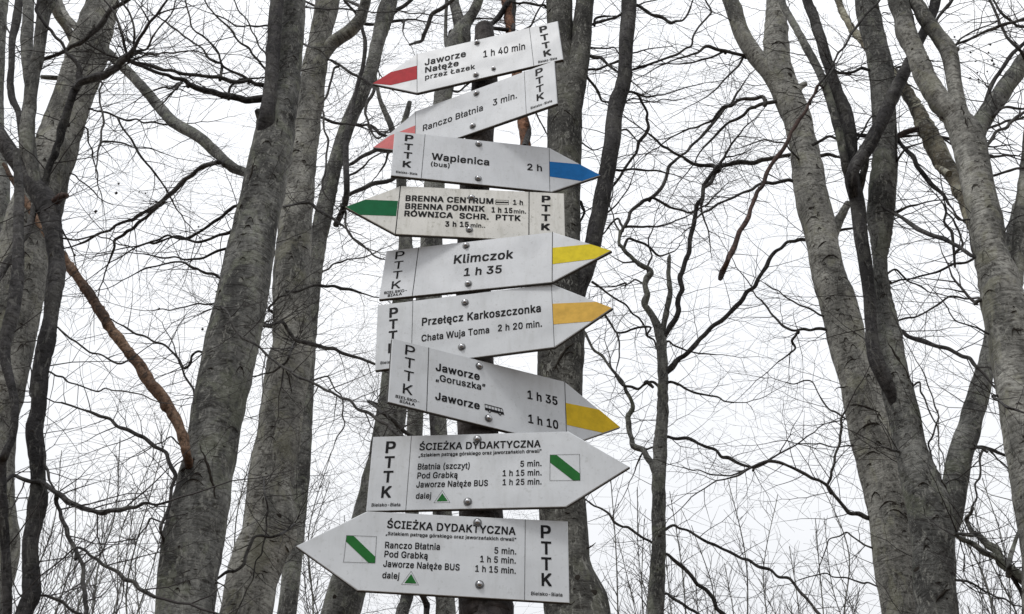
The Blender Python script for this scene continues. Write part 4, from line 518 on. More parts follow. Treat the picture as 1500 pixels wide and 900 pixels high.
S6 = make_sign([(553.3, 447.3), (807.5, 415.9), (812, 508), (549.3, 542.8)], [(553.3, 447.3), (807.5, 415.9), (897.3, 451.3), (812.5, 508.7), (549.3, 542.8)],
  'large grey-white arrow sign pointing right with dull ochre stripe, reading Przełęcz Karkoszczonka', M['board_low'], ((553.3, 447.3), (807.5, 415.9)),
  [(808.8, 445.3), (873.5, 442.5), (896, 451.3), (866.7, 471), (810.9, 475.5)], M['ochre'], [(604.8, 441.2, 602.4, 535.5), (807.7, 416.1, 812, 508)], .0011,
  [('Przełęcz Karkoszczonka', 617.9, 477.5, 792.5, 456.9, 11, .022), ('Chata Wuja Toma', 617.3, 500.7, 716.8, 487.9, 9.4, .018), ('2 h 20 min.', 729.3, 485.8, 794, 478.8, 9.4, .018), ('Bielsko-Biała', 557.3, 534, 597, 529.5, 3.8, .015)],
  [(576.8, 458), (576.2, 475), (575.6, 492), (575, 510)], 12.5, 14, .025, [(681.3, 443.5), (676.5, 508.7)])
S7 = make_sign([(574.7, 496), (827.2, 559.2), (830, 653), (568.5, 588.8)], [(574.7, 496), (827.2, 559.2), (909.3, 625.9), (830.3, 653.6), (568.5, 588.8)],
  'steeply tilted arrow sign pointing down right with golden stripe and bus symbol, reading Jaworze', M['board_low'], ((574.7, 496), (827.2, 559.2)),
  [(828.6, 590.5), (877.3, 600.3), (908, 625.8), (882.7, 634.3), (830.2, 622.7)], M['gold'], [(628, 509.8, 624.8, 602.5), (827.2, 559.5, 830.2, 653)], .0016,
  [('Jaworze', 638.1, 542.7, 702.7, 557.3, 10.8, .024), ('„Goruszka”', 638.1, 557.3, 711.2, 572.8, 9.4, .018), ('Jaworze', 637.3, 585.3, 702.7, 600.3, 11, .024),
   ('1 h 35', 772.8, 584, 816.8, 594, 12, .022), ('1 h 10', 774, 619.2, 818, 629, 12, .022), ('BIELSKO-', 579.2, 582.5, 614.1, 591, 4, .02), ('BIAŁA', 585.3, 589.6, 607.5, 595.3, 4, .02)],
  [(600.8, 513.9), (600, 532), (598.8, 551.2), (597.3, 570.7)], 14, 14.5, .006, [(702, 536.8), (715.5, 613.3)])
def bus(s):
    def q(u, v): return (709.8 + u * 27.6 + v * .6, 591.8 + u * 7.2 + v * 9.6)
    V, F = [], []
    def pl(pts, off=.0007):
        k = len(V); V.extend(s.P(*q(*p_), off) for p_ in pts); F.append(tuple(range(k, k + len(pts))))
    pl([(0, 0), (.93, 0), (.94, .12), (0, .12)]); pl([(0, .55), (.97, .55), (1.0, .62), (1.02, .95), (0, .95)])
    for k in range(6): u = k * .165; pl([(u, .12), (u + .025, .12), (u + .025, .55), (u, .55)])
    pl([(.93, .1), (.96, .1), (.985, .56), (.955, .56)])
    for cu in (.24, .79): pl([(cu + .075 * math.cos(a), .98 + .21 * math.sin(a)) for a in [k * math.pi / 6 for k in range(12)]], .0009)
    link('bus_symbol', pymesh('bus_symbol', V, F), M['ink'], s.root)
    V, F = [], []
    for cu in (.24, .79): pl([(cu + .028 * math.cos(a), .98 + .085 * math.sin(a)) for a in [k * math.pi / 4 for k in range(8)]], .0012)
    link('wheel_hubs', pymesh('wheel_hubs', V, F), M['board_low'], s.root)
bus(S7)
S8 = make_sign([(546.5, 640), (832.5, 632), (829, 742.4), (536, 749)], [(546.5, 640), (832.5, 632), (922.6, 684), (829, 742.6), (536, 749)],
  'upper of the two larger pointed signs headed ŚCIEŻKA DYDAKTYCZNA, pointing right', M['board_low'], ((546.5, 640), (832.5, 632)),
  None, None, [(602.7, 638.6, 594.4, 747.5)], .0010,
  [('ŚCIEŻKA DYDAKTYCZNA', 614.1, 659.9, 791.9, 655.2, 10, .02), ('„Szlakiem pstrąga górskiego oraz jaworzańskich drwali”', 613.1, 669.6, 793.3, 663.2, 4.8, .02),
   ('Błatnia (szczyt)', 611.7, 688.2, 687.9, 686.6, 8.6, .016), ('Pod Grabką', 611, 701.3, 670.3, 700, 8.6, .016), ('Jaworze Nałęże BUS', 609.6, 714.5, 714.6, 712, 8.6, .016), ('dalej', 608.9, 731, 631.4, 730.4, 8.4, .016),
   ('5 min.', 762.1, 684.1, 793.3, 683, 8.6, .016), ('1 h 15 min.', 736.1, 697.8, 793.3, 696.6, 8.6, .016), ('1 h 25 min.', 736.1, 711, 793.3, 709.9, 8.6, .016), ('Bielsko-Biała', 544.1, 742.4, 586.4, 741.8, 4.6, .015)],
  [(572.5, 655.4), (570.4, 677.2), (568.5, 698.6), (566.2, 721)], 14.5, 17, .022, [(699.4, 643.8), (685.2, 735.4)])
S9 = make_sign([(537.9, 749), (831.8, 763.9), (834.2, 883.4), (523.3, 865)], [(537.9, 749), (831.8, 763.9), (834.2, 883.4), (523.3, 865), (433.2, 800.2)],
  'lowest of all the signs, large pointed one headed ŚCIEŻKA DYDAKTYCZNA, pointing left', M['board_low'], ((537.9, 749), (831.8, 763.9)),
  None, None, [(769.4, 761.2, 768.4, 879.1)], .0010,
  [('ŚCIEŻKA DYDAKTYCZNA', 566.6, 773.5, 755.2, 783.8, 11, .02), ('„Szlakiem pstrąga górskiego oraz jaworzańskich drwali”', 564.9, 783.9, 756.2, 793, 4.8, .02),
   ('Ranczo Błatnia', 563.8, 803.2, 644.3, 805.8, 9.3, .016), ('Pod Grabką', 562.8, 816.3, 626.6, 819, 9.3, .016), ('Jaworze Nałęże BUS', 561.1, 830.4, 673, 836, 9.3, .016), ('dalej', 559.7, 847, 584.6, 848.4, 9, .016),
   ('5 min.', 724, 811, 756.2, 812.6, 9.2, .016), ('1 h 5 min.', 703.2, 823.5, 755.5, 826, 9.2, .016), ('1 h 15 min.', 695.9, 837.5, 755.5, 840.8, 9.2, .016), ('Bielsko-Biała', 778, 872, 823.8, 874.2, 5, .015)],
  [(799.6, 779.4), (800.1, 803), (800.3, 826.2), (800.7, 849.5)], 15, 19, .022, [(699.4, 765.8), (702.5, 856.8)])
for s, sq, band, tri, inn in (
  (S8, [(805.8, 666.8), (849, 665.8), (849.8, 704.2), (805.5, 704.4)], [(806, 667), (815.5, 666.9), (849.4, 694), (849.6, 704), (839.5, 704.1), (805.9, 678)],
   [(648.1, 718.8), (635.6, 736.8), (659.2, 736.3)], [(648, 722.9), (639.6, 734.7), (655.9, 734.3)]),
  (S9, [(507.7, 784.7), (551.7, 786.4), (549.3, 825.2), (503.2, 823.8)], [(507.9, 785), (518.1, 785.4), (549.7, 816), (549.1, 824.9), (539.6, 824.7), (506.9, 793.6)],
   [(602.3, 837), (588.1, 856.4), (613.1, 857.3)], [(602.3, 841.1), (592.4, 854.5), (610.2, 855.1)])):
    s.poly('trail_mark', band, M['leaf'], .0006)
    s.lines('mark_frame', [(*sq[i], *sq[(i + 1) % 4]) for i in range(4)], .0007, .0009)
    s.poly('triangle_mark', inn, M['leaf'], .0006)
    s.lines('triangle_frame', [(*tri[i], *tri[(i + 1) % 3]) for i in range(3)], .0006, .0006)

# ------------------------------------------------------------------ post
YP = 2.572
pt = [(713, 985, 84), (712, 900, 80), (704, 745, 64), (700, 636, 60), (695, 500, 54), (694, 380, 48), (695, 275, 44), (705, 180, 40), (710, 120, 38), (710, 60, 30), (709, 41, 27)]
P = []
for x, y, wd in pt:
    q = at(x, y, YP); P.append((q.x, q.y, q.z, wd / 2 * depth(q) / FOCAL))
P = [(P[0][0] + .02, YP, -.3, .075), (P[0][0] + .02, YP, .9, .072)] + P
post = empty('signpost', (P[0][0], YP, 0)); tag(post, 'rough weathered round wooden post carrying all the arrow signs', 'post')
me, S_ = limb_mesh('shaft', P, 28, .05, 3); link('shaft', me, M['post'], post)

# ------------------------------------------------------------------ trees
trees = {}
rnd = random.Random(11)
def to3(pts, Y, dy=0, y0=0):
    tot = len(pts) - 1; o = []
    for i, p_ in enumerate(pts):
        f = i / max(1, tot); y_ = y0 if i > 1 else (y0 * .75 if i == 1 else max(-.03, min(.03, y0)))
        q = at(p_[0], p_[1], Y + y_ + dy * f)
        o.append((q.x, q.y, q.z, p_[2] / 2 * depth(q) / FOCAL))
    return o
def kink(pts, step):
    o = []
    for i, p_ in enumerate(pts[:-1]):
        q = pts[i + 1]; k = max(1, int(math.dist(p_[:2], q[:2]) // step)); 
        for j in range(k):
            f = j / k; o.append(tuple(p_[c] + (q[c] - p_[c]) * f + (rnd.uniform(-.5, .5) if j and c < 2 else 0) for c in range(3)))
    return o + [pts[-1]]
def seen(p):
    d = p[1] * CP + (p[2] - EYE) * SP
    return 750 + FOCAL * p[0] / d, 450 - FOCAL * (-p[1] * SP + (p[2] - EYE) * CP) / d
def snap(spines, xy, reach=34):
    """nearest point inside an already built stem close to where a branch starts"""
    best = None
    for S in spines:
        for r_ in S[::2]:
            u, v = seen(r_); d = math.hypot(u - xy[0], v - 6 - xy[1]) - r_[3] * FOCAL / depth(Vector(r_[:3]))
            if best is None or d < best[0]: best = (d, r_)
    return best[1] if best and best[0] < reach else None
def extend(P, ln, taper=.35, up=.3):
    """let a stem that leaves the picture grow on"""
    a, b = Vector(P[-2][:3]), Vector(P[-1][:3]); d = (b - a).normalized(); r0 = P[-1][3]; o = list(P)
    k = max(4, int(ln / .5))
    for i in range(1, k + 1):
        d = (d + Vector((rnd.uniform(-.12, .12), rnd.uniform(-.12, .12), up * .25))).normalized(); b = b + d * (ln / k)
        o.append((b.x, b.y, b.z, r0 * (1 - (1 - taper) * i / k)))
    return o
def walk(start, d, ln, r, lvl, out, wander=.12, up=.02, spread=1.0, kids=1.0, rs=rnd):
    step = (.075, .055, .045, .04)[lvl]; n = max(3, int(ln / step)); x, y, z = start; dx, dy, dz = d
    pts = [(x, y, z)]; rad = [r]; side = rs.choice((-1, 1)); st = ln / n
    for i in range(1, n + 1):
        zz = .10 * (1 if i % 2 else -1); dx += rs.gauss(0, wander) * .6 - zz * dz; dy += rs.gauss(0, wander) * .45; dz += rs.gauss(0, wander) * .6 + up + zz * dx
        m = 1 / math.sqrt(dx * dx + dy * dy + dz * dz + 1e-9); dx *= m; dy *= m; dz *= m
        x += dx * st; y += dy * st; z += dz * st
        pts.append((x, y, z)); rr = max(.0008, r * (1 - .8 * i / n)); rad.append(rr)
        if lvl < 3 and i < n and rs.random() < (.62, .52, .34)[lvl] * kids and (i > 1):
            side = -side; an = side * rs.uniform(.5, .95) * spread; c, s = math.cos(an), math.sin(an)
            bx, bz = dx, dz
            # turn mostly in the plane facing the viewer, partly in depth
            ex, ez = bx * c - bz * s, bx * s + bz * c; k2 = -side * .20; dx, dz = bx - bz * k2, bz + bx * k2; ey = dy + rs.uniform(-.5, .5)
            l2 = ln * rs.uniform(.3, .62) * (1 - .35 * i / n)
            if l2 > .05: walk((x, y, z), (ex, ey, ez), l2, max(.0009, rr * .68), lvl + 1, out, wander, up, spread, kids, rs)
    out.append((pts, rad))

def side_twigs(S, tw, every, ln, r, seed=0, skip=0.0, lvl=1, kids=1.0, up=.02, dyr=(-.6, .6), wander=.12):
    """twigs springing from a limb with spine rows S"""
    rs = random.Random(seed); ps = S[:, :3]; d = np.linalg.norm(np.diff(ps, axis=0), axis=1); cum = np.concatenate([[0], np.cumsum(d)])
    s = cum[-1] * skip + every * rs.random(); side = 1
    while s < cum[-1]:
        i = min(len(d) - 1, int(np.searchsorted(cum, s)) - 1 if s > 0 else 0); i = max(i, 0)
        f = (s - cum[i]) / max(1e-6, d[i]); p_ = ps[i] * (1 - f) + ps[i + 1] * f; t_ = (ps[i + 1] - ps[i]) / max(1e-6, d[i])
        side = -side; an = side * rs.uniform(.5, 1.25); c, s_ = math.cos(an), math.sin(an)
        dr = (t_[0] * c - t_[2] * s_, t_[1] + rs.uniform(*dyr), t_[0] * s_ + t_[2] * c)
        rr = min(r, S[i, 3] * .5)
        walk(tuple(p_), dr, ln * rs.uniform(.45, 1.25) * (1 - .3 * s / cum[-1]), rr * rs.uniform(.75, 1.1), lvl, tw, wander, up, 1, kids, rs)
        s += every * rs.uniform(.5, 1.6)
GR = 'tall bare beech trees around the signs'
class Tree:
    def __init__(s, key, label, Y, trunk, m='beech', seed=1, name='beech_tree', sides=30, up_len=3.0, top=True, dy=0, group=GR, crook=False):
        if crook: trunk = kink(trunk, 8)
        s.Y, s.m, s.seed, s.tw = Y, m, seed, []
        P = to3(trunk, Y, dy)
        x0, z0, r0 = P[0][0], P[0][2], P[0][3]
        sx = (P[0][0] - P[1][0]) / max(.1, P[1][2] - P[0][2]) * .35
        m_ = (P[0][0] - P[1][0]) / max(.1, P[1][2] - P[0][2])
        P = [(x0 + sx * z0, Y, -.25, r0 * 1.7), (x0 + sx * z0 * .9, Y, .25, r0 * 1.25), (x0 + sx * z0 * .7, Y, z0 * .35, r0 * 1.06), (x0 + m_ * .5 + sx * .3, Y, z0 - .9, r0 * 1.02), (x0 + m_ * .28, Y, z0 - .3, r0)] + P
        if top and (trunk[-1][1] < 5 or trunk[-1][0] < -20): P = extend(P, up_len)
        s.root = empty(name, (P[0][0], Y, 0)); tag(s.root, label, 'tree', group)
        me, S = limb_mesh('trunk', P, sides, .11, seed); s.trunk = link('trunk', me, M[m], s.root); s.S = S; s.spines = [S]
    def limb(s, pts, m=None, dy=0, y0=0, name='limb', sides=16, up_len=2.2, label=None, tw=True, rough=.11, every=.35, ln=.8, crook=0):
        s.seed += 1
        if crook: pts = [(x_, y_, w_ * .88 * rnd.uniform(1 - crook, 1 + crook)) for x_, y_, w_ in kink(pts, 9)]
        P = to3(pts, s.Y, dy, y0)
        if pts[-1][1] < 0: P = extend(P, up_len)
        if pts[0][1] > 870:
            x_, y_, z_, r_ = P[0]; P = [(x_, y_, -.2, r_ * 1.3), (x_, y_, z_ * .5, r_ * 1.05), (x_, y_, z_ - .3, r_)] + P
        me, S = limb_mesh(name, P, sides, rough, s.seed); o = link(name, me, M[m or s.m], s.root)
        if label: o['label'] = label
        s.spines.append(S)
        if tw: side_twigs(S, s.tw, every, ln, .005, s.seed * 13, .15, 0)
        return S
    def branch(s, *rows, w0=4, w1=None, dy=None, ln=.6, every=.092, m='branch', kids=1.0, y0=0):
        """a traced thinner branch; rows are (x, y) or (x, y, width)"""
        s.seed += 1; n = len(rows); w1 = w1 or w0 * .55
        pts = [(r_[0], r_[1], r_[2] if len(r_) > 2 else w0 + (w1 - w0) * i / (n - 1)) for i, r_ in enumerate(rows)]
        L_ = sum(math.dist(pts[i][:2], pts[i + 1][:2]) for i in range(n - 1)) * s.Y * 1.15 / FOCAL
        rs = random.Random(s.seed * 5); dy = rs.choice((-1, 1)) * rs.uniform(.15, .45) * L_ if dy is None else dy
        # crooked growth between the traced points
        Pj = []
        for i, p_ in enumerate(pts):
            Pj.append(p_)
            if i < n - 1:
                q = pts[i + 1]; dd = math.dist(p_[:2], q[:2]); k = int(dd // 16)
                for j in range(1, k + 1):
                    f = j / (k + 1); Pj.append((p_[0] + (q[0] - p_[0]) * f + rs.uniform(-1, 1) * min(3.5, dd * .08), p_[1] + (q[1] - p_[1]) * f + rs.uniform(-1, 1) * min(3.5, dd * .08), (p_[2] + (q[2] - p_[2]) * f) * rs.uniform(.88, 1.15)))
        P = to3(Pj, s.Y, dy, y0)
        h0 = snap(s.spines, pts[0]); h1 = None if h0 is not None else snap(s.spines, pts[-1], 12)
        if h0 is not None: P = [(h0[0], h0[1], h0[2] - .03, min(P[0][3] * 1.25, h0[3]))] + P
        if h1 is not None: P = P + [(h1[0], h1[1], h1[2] - .03, min(P[-1][3] * 1.25, h1[3]))]
        me, S = limb_mesh('branch', P, 8 if w0 > 5 else 6, .14, s.seed, step=1.4); link('branch', me, M[m], s.root)
        s.spines.append(S); side_twigs(S, s.tw, every, ln, .0042, s.seed * 17, .05, 1, kids)
        if h1 is not None: return
        # the tip goes on as a spray
        d = S[-1, :3] - S[-3, :3]; d = d / (np.linalg.norm(d) + 1e-9); walk(tuple(S[-1, :3]), tuple(d), ln * 1.1, S[-1, 3] * .9, 1, s.tw, .14, .01, 1, kids, random.Random(s.seed))
    def fuzz(s, every=.5, ln=1.0, skip=.25, seed=0, kids=1.0, r=.0042):
        every *= .46; ln *= 1.25
        side_twigs(s.S, s.tw, every, ln, r, s.seed * 3 + seed, skip, 0, kids, dyr=(0, .8))
    def crack(s, *pts, wd=2.2):
        """dark seam in the bark running along the traced points"""
        T = []; P_ = kink([(x, y, 1) for x, y in pts], 5)
        for x, y, _ in P_:
            q = at(x, y, s.Y); k = int(np.argmin(np.abs(s.S[:, 2] - q.z))); rr = s.S[k, 3]; dx = max(-.95, min(.95, (q.x - s.S[k, 0]) / rr))
            T.append((q.x + rnd.gauss(0, .003), s.S[k, 1] - rr * math.sqrt(1 - dx * dx) * .985, q.z))
        px = depth(Vector(T[0])) / FOCAL; n_ = len(T)
        R2 = [px * wd * (.25 + .75 * math.sin(math.pi * i / max(1, n_ - 1))) * rnd.uniform(.6, 1.2) for i in range(n_)]
        link('bark_seam', tubes('bark_seam', [(T, R2)], 5), M['scar'], s.root)
    def wrinkles(s, n_, rng=(0, 900)):
        """many short creases and pimples scattered over the trunk"""
        T = []; rs = random.Random(s.seed * 31 + 5); S = s.S
        for _ in range(n_):
            y = rs.uniform(*rng); k = min(range(len(S)), key=lambda i: abs(seen(S[i])[1] - y)); rr = S[k, 3]
            u0 = rs.uniform(-.8, .8); w_ = rs.uniform(.08, .45); m_ = rs.randint(4, 7); bow = rs.uniform(-.02, .07) * rr / .15; pts = []
            if rs.random() < .3: w_ = .05; m_ = 3
            for j in range(m_):
                f = j / (m_ - 1); a = max(-.97, min(.97, u0 + (f - .5) * w_))
                pts.append((S[k, 0] + rr * a, S[k, 1] - rr * math.sqrt(1 - a * a) * 1.0, S[k, 2] + bow * (1 - (2 * f - 1) ** 2) + rs.gauss(0, .002)))
            T.append((pts, [rr * rs.uniform(.008, .03) * (.3 + math.sin(math.pi * j / (m_ - 1))) for j in range(m_)]))
        o = link('bark_creases', tubes('bark_creases', T, 4), M['scar'], s.root); o['kind'] = 'stuff'
    def scar(s, x, y, wd, h=None, kind='arch', Sp=None):
        """eyebrow-shaped scar where a branch was shed"""
        h = h or wd * .35; q = at(x, y, s.Y); px = depth(q) / FOCAL
        S = s.S if Sp is None else Sp; k = int(np.argmin(np.abs(S[:, 2] - q.z))); cx, rr = S[k, 0], S[k, 3]
        V, F = [], []; n_ = 10; sd = 5
        def surf(u, v):
            X = q.x + u * px; Z = q.z + v * px * 1.15; dx = (X - cx) / rr; dx = max(-.97, min(.97, dx))
            return Vector((X, S[k, 1] - rr * math.sqrt(1 - dx * dx) * .99, Z))
        if kind == 'arch':
            for i in range(n_ + 1):
                f = i / n_; u = (f - .5) * wd; v = h * (1 - (2 * f - 1) ** 2) - h * .5 + rnd.uniform(-.3, .3)
                c = surf(u, v); rd = px * (.25 + .95 * math.sin(math.pi * f) ** .7) * (.6 + wd / 60) * rnd.uniform(.6, 1.3)
                for j in range(sd):
                    a = 2 * math.pi * j / sd; V.append(c + Vector((0, math.sin(a) * rd * .7, math.cos(a) * rd)))
            for i in range(n_):
                for j in range(sd): F.append((i * sd + j, i * sd + (j + 1) % sd, (i + 1) * sd + (j + 1) % sd, (i + 1) * sd + j))
        else:
            V.append(surf(0, 0) - Vector((0, px * 1.2, 0)))
            for j in range(10):
                a = 2 * math.pi * j / 10; V.append(surf(math.cos(a) * wd / 2 * rnd.uniform(.8, 1.1), math.sin(a) * h / 2 * rnd.uniform(.8, 1.1)) + Vector((0, .004, 0)))
            F = [(0, 1 + j, 1 + (j + 1) % 10) for j in range(10)]
        link('branch_scar', pymesh('branch_scar', V, F, True), M['scar'], s.root)
    def done(s, husks=None):
        if s.tw:
            o = link('twigs', tubes('twigs', s.tw), M['twig'], s.root); o['kind'] = 'stuff'
        if husks:
            rs = random.Random(s.seed); V, F = [], []; ends = [t_[0][-1] for t_ in s.tw if len(t_[0]) > 3]
            for x, y, k, sp in husks:
                for _ in range(k):
                    q = at(x + rs.gauss(0, sp), y + rs.gauss(0, sp * .7), s.Y); e = min(ends, key=lambda e: (e[0] - q.x) ** 2 + (e[2] - q.z) ** 2 + .2 * (e[1] - q.y) ** 2)
                    r = .0085 * rs.uniform(.6, 1.3); b = len(V)
                    V += [(e[0] + dx * r, e[1] + dy_ * r, e[2] + dz * r * 1.25) for dx, dy_, dz in ((1, 0, 0), (0, 1, 0), (-1, 0, 0), (0, -1, 0), (0, 0, 1), (0, 0, -1))]
                    F += [(b + i, b + (i + 1) % 4, b + 4) for i in range(4)] + [(b + (i + 1) % 4, b + i, b + 5) for i in range(4)]
            o = link('beech_husks', pymesh('beech_husks', V, F), M['husk'], s.root); o['kind'] = 'stuff'

# --- left group
t = Tree('edge', 'dark trunk cut by the left edge of the picture, top left', 9.0,
  [(-30, 960, 34), (-22, 600, 32), (-10, 420, 30), (-2, 320, 30), (-2, 260, 30), (-6, 220, 26), (-8, 150, 26), (-6, 60, 26), (-2, 0, 28), (2, -50, 28)], 'beech', 1)
t.fuzz(.5, .8, .5); t.branch((2, 30), (12, 45), (20, 62), (30, 80), w0=3); t.done()

t = Tree('pale_left', 'thick pale smooth beech leaning right at the far left', 7.0,
  [(-38, 960, 68), (-28, 900, 66), (-10, 830, 66), (-4, 800, 64), (-10, 740, 62), (-12, 680, 64), (-8, 620, 66), (2, 560, 72), (12, 500, 76), (25, 433, 75), (35, 367, 75), (55, 300, 72), (70, 250, 66), (88, 200, 60), (105, 150, 58), (122, 100, 58), (137, 50, 53), (150, 0, 44), (160, -50, 42)], 'beech_pale', 2)
t.limb([(112, 72, 12), (105, 55, 12), (97, 40, 12), (85, 22, 13), (78, 0, 14), (74, -40, 14)], dy=-.3)
t.limb([(118, 45, 9), (110, 38, 9), (98, 25, 9), (90, 10, 9), (84, -10, 8)], dy=.4)
t.limb([(60, 113, 6), (75, 114, 7), (90, 114, 7), (110, 110, 8)], dy=.1, tw=False)
t.scar(140, 95, 20, 8); t.scar(108, 175, 14, 6); t.scar(104, 200, 10, 8, 'knot'); t.scar(45, 395, 22, 8); t.scar(52, 430, 14, 10); t.scar(42, 350, 26, 12); t.scar(48, 372, 22, 9)
t.branch((125, 187), (135, 220), (140, 245), (143, 270), (150, 295), w0=2.5); t.branch((105, 255), (125, 270), (145, 290), (165, 300), w0=2.5)
t.branch((60, 320, 5), (85, 330, 4), (95, 345, 3), w0=4); t.branch((128, 160, 3), (172, 172, 3), (210, 180, 2.5), (245, 183, 2.5)); t.branch((172, 172, 3), (185, 195, 3), (198, 215, 3.5), (215, 240, 3.5), (235, 265, 3), (250, 290, 3))
t.branch((148, 120, 3), (146, 140, 3), (150, 165, 3), (148, 205, 3), (143, 225, 2.5), (140, 250, 2)); t.branch((150, 208), (180, 210), (205, 217), (240, 225), w0=3)
t.wrinkles(60, (50, 600)); t.fuzz(.8, .8, .4); t.done()

t = Tree('stems', 'dark crooked beech stem at the left in front of the pale leaning beech', 5.0,
  [(20, 960, 27), (35, 900, 25), (46, 867, 27), (44, 800, 23), (50, 767, 25), (56, 733, 28), (56, 700, 21), (54, 667, 24), (50, 630, 25), (56, 600, 22), (58, 567, 23), (61, 533, 24), (68, 500, 26), (74, 467, 21), (78, 433, 24), (83, 400, 26), (82, 375, 23), (76, 330, 28), (68, 300, 33), (47, 268, 27), (25, 238, 24), (-5, 195, 24), (-40, 150, 22)], 'beech_dark', 3, sides=24)
t.limb([(60, 300, 16), (52, 270, 18), (46, 240, 20), (40, 215, 23), (40, 190, 22), (44, 150, 19), (47, 120, 19), (55, 85, 18), (60, 50, 18), (64, 20, 20), (69, 0, 26), (73, -40, 24)], 'beech', dy=-.2, ln=.5)
t.limb([(42, 135, 10), (40, 100, 14), (39, 60, 18), (41, 30, 16), (42, 0, 16), (43, -40, 15)], 'beech', dy=.2, y0=-.1, ln=.5)
t.limb([(32, 200, 10), (27, 165, 9), (18, 145, 10), (15, 120, 10), (17, 95, 9), (18, 60, 10), (24, 30, 13), (28, 0, 11), (31, -30, 10)], 'beech_dark', dy=.2, ln=.5)
t.limb([(10, 900, 14), (2, 700, 14), (8, 665, 12), (18, 640, 11), (22, 600, 11), (18, 570, 12), (8, 530, 15), (8, 500, 17), (13, 480, 20), (20, 450, 20), (26, 400, 18), (27, 330, 15), (28, 280, 14), (24, 220, 10)], 'beech_dark', y0=-.25, ln=.5)
t.branch((52, 300, 10), (44, 330, 11), (38, 345, 11), (20, 372, 12), (5, 395, 12), (-8, 415, 12), dy=-.2)
t.branch((60, 290, 10), (64, 275, 11), (68, 262, 11), (72, 245, 10), (80, 228, 11), (88, 205, 11), (90, 190, 13), (97, 170, 12), (103, 150, 11), (108, 135, 12), (117, 120, 11), (117, 102, 8), (108, 87, 7), (98, 78, 5), (90, 62, 5), (75, 45, 5), (62, 30, 5), (53, 15, 5), (57, -5, 5), dy=-.3, m='beech_dark')
t.branch((108, 133, 9), (120, 120, 11), (135, 115, 12), (155, 110, 11), (170, 100, 11), (185, 85, 10), (197, 70, 7), dy=-.2, y0=-.25, m='beech_dark')
t.branch((52, 92, 4), (62, 88, 6), (75, 83, 6), (95, 75, 6), (105, 68, 6), (125, 58, 7), (143, 42, 8), (155, 25, 8), (162, 15, 7), (180, 5, 6), (200, -8, 5), dy=-.3)
t.branch((197, 72, 4), (197, 50, 3.5), (190, 20, 3), (180, 5, 3), (175, -10, 3), y0=-.4, dy=-.1); t.branch((185, 80, 4), (180, 55, 4), (174, 35, 4), (168, 20, 4), y0=-.35, dy=0)
t.branch((200, 75), (215, 72), (230, 45), (248, 25), (262, -5), w0=3.5, y0=-.4); t.branch((195, 88), (215, 80), (240, 77), (275, 75), (310, 80), w0=3, y0=-.4)
t.limb([(70, 305, 14), (80, 296, 12), (90, 288, 11), (97, 287, 9)], 'reddish', dy=-.1, name='broken_stub', tw=False)
t.branch((60, 655), (70, 690), (72, 703), (83, 723), w0=5); t.branch((18, 697, 6), (67, 710, 7), (97, 733, 8), (123, 745, 8), (150, 752, 8), (175, 748, 7), (200, 743, 5), (247, 735, 4))
t.branch((83, 723, 6), (90, 760, 6), (108, 800, 6), (122, 830, 6), (125, 870, 6), (128, 920, 6)); t.branch((113, 803, 4), (143, 820, 5), (175, 840, 6), (203, 862, 6), (227, 875, 6)); t.branch((45, 865, 4), (57, 872, 4), (93, 883, 5), (117, 900, 5))
t.branch((60, 580), (54, 620), (45, 560), (40, 480), w0=3)
t.branch((82, 480, 3), (110, 500, 3), (133, 517, 3), (177, 533, 3), (200, 520, 2)); t.branch((70, 545), (100, 560), (130, 570), (180, 573), (235, 590), w0=3); t.branch((84, 350), (110, 352), (140, 345), (160, 350), (200, 368), w0=3)
t.scar(77, 380, 14, 10, 'knot'); t.scar(52, 690, 12, 6); t.scar(50, 640, 10, 5)
t.fuzz(.6, .6, .3); t.done(husks=[(180, 310, 8, 18), (130, 400, 3, 20)])

t = Tree('A', 'big grey beech with a bare orange dead branch, leaning right left of the signs', 6.5,
  [(262, 960, 88), (270, 900, 85), (276, 833, 87), (288, 767, 85), (300, 700, 80), (310, 667, 72), (314, 633, 72), (320, 600, 74), (341, 500, 76), (355, 433, 74), (367, 367, 69), (381, 300, 62), (391, 250, 60), (400, 210, 60), (408, 165, 52), (420, 120, 40), (425, 80, 36), (431, 0, 34), (434, -60, 32)], 'beech', 4, sides=40)
t.limb([(388, 215, 26), (390, 185, 28), (392, 165, 23), (396, 130, 20), (400, 80, 20), (403, 30, 20), (406, 0, 20), (409, -50, 19)], 'beech_dark', dy=-.1, y0=-.12, ln=.5)
t.limb([(386, 180, 16), (380, 168, 12), (377, 161, 9)], 'beech', y0=-.1, name='broken_stub', tw=False)
t.limb([(278, 690, 14), (276, 675, 15), (273, 660, 16), (268, 640, 17), (255, 610, 18), (240, 585, 19), (220, 560, 19), (200, 530, 19), (180, 505, 18), (158, 475, 17), (140, 445, 17), (120, 415, 16), (105, 395, 15), (92, 375, 13), (75, 352, 12), (55, 325, 11), (35, 290, 10), (15, 258, 8), (5, 240, 5)], 'dead', y0=-.3, dy=-.2, name='dead_branch', tw=False, rough=.3, crook=.13, label='bare orange-brown dead branch slanting up left')
t.limb([(372, 258, 15), (360, 253, 14), (340, 245, 15), (318, 225, 16), (290, 200, 17), (258, 182, 17), (240, 165, 16), (215, 135, 15), (190, 108, 14), (160, 80, 14), (130, 55, 12), (100, 30, 10)], dy=1.6, every=.3, ln=.5)
t.branch((320, 238, 7), (300, 243, 8), (280, 258, 7), (255, 280, 7), (235, 297, 6), (210, 312, 5), (195, 322, 5), (170, 330, 4), (140, 345, 4), (115, 358, 3), dy=.3, y0=.5)
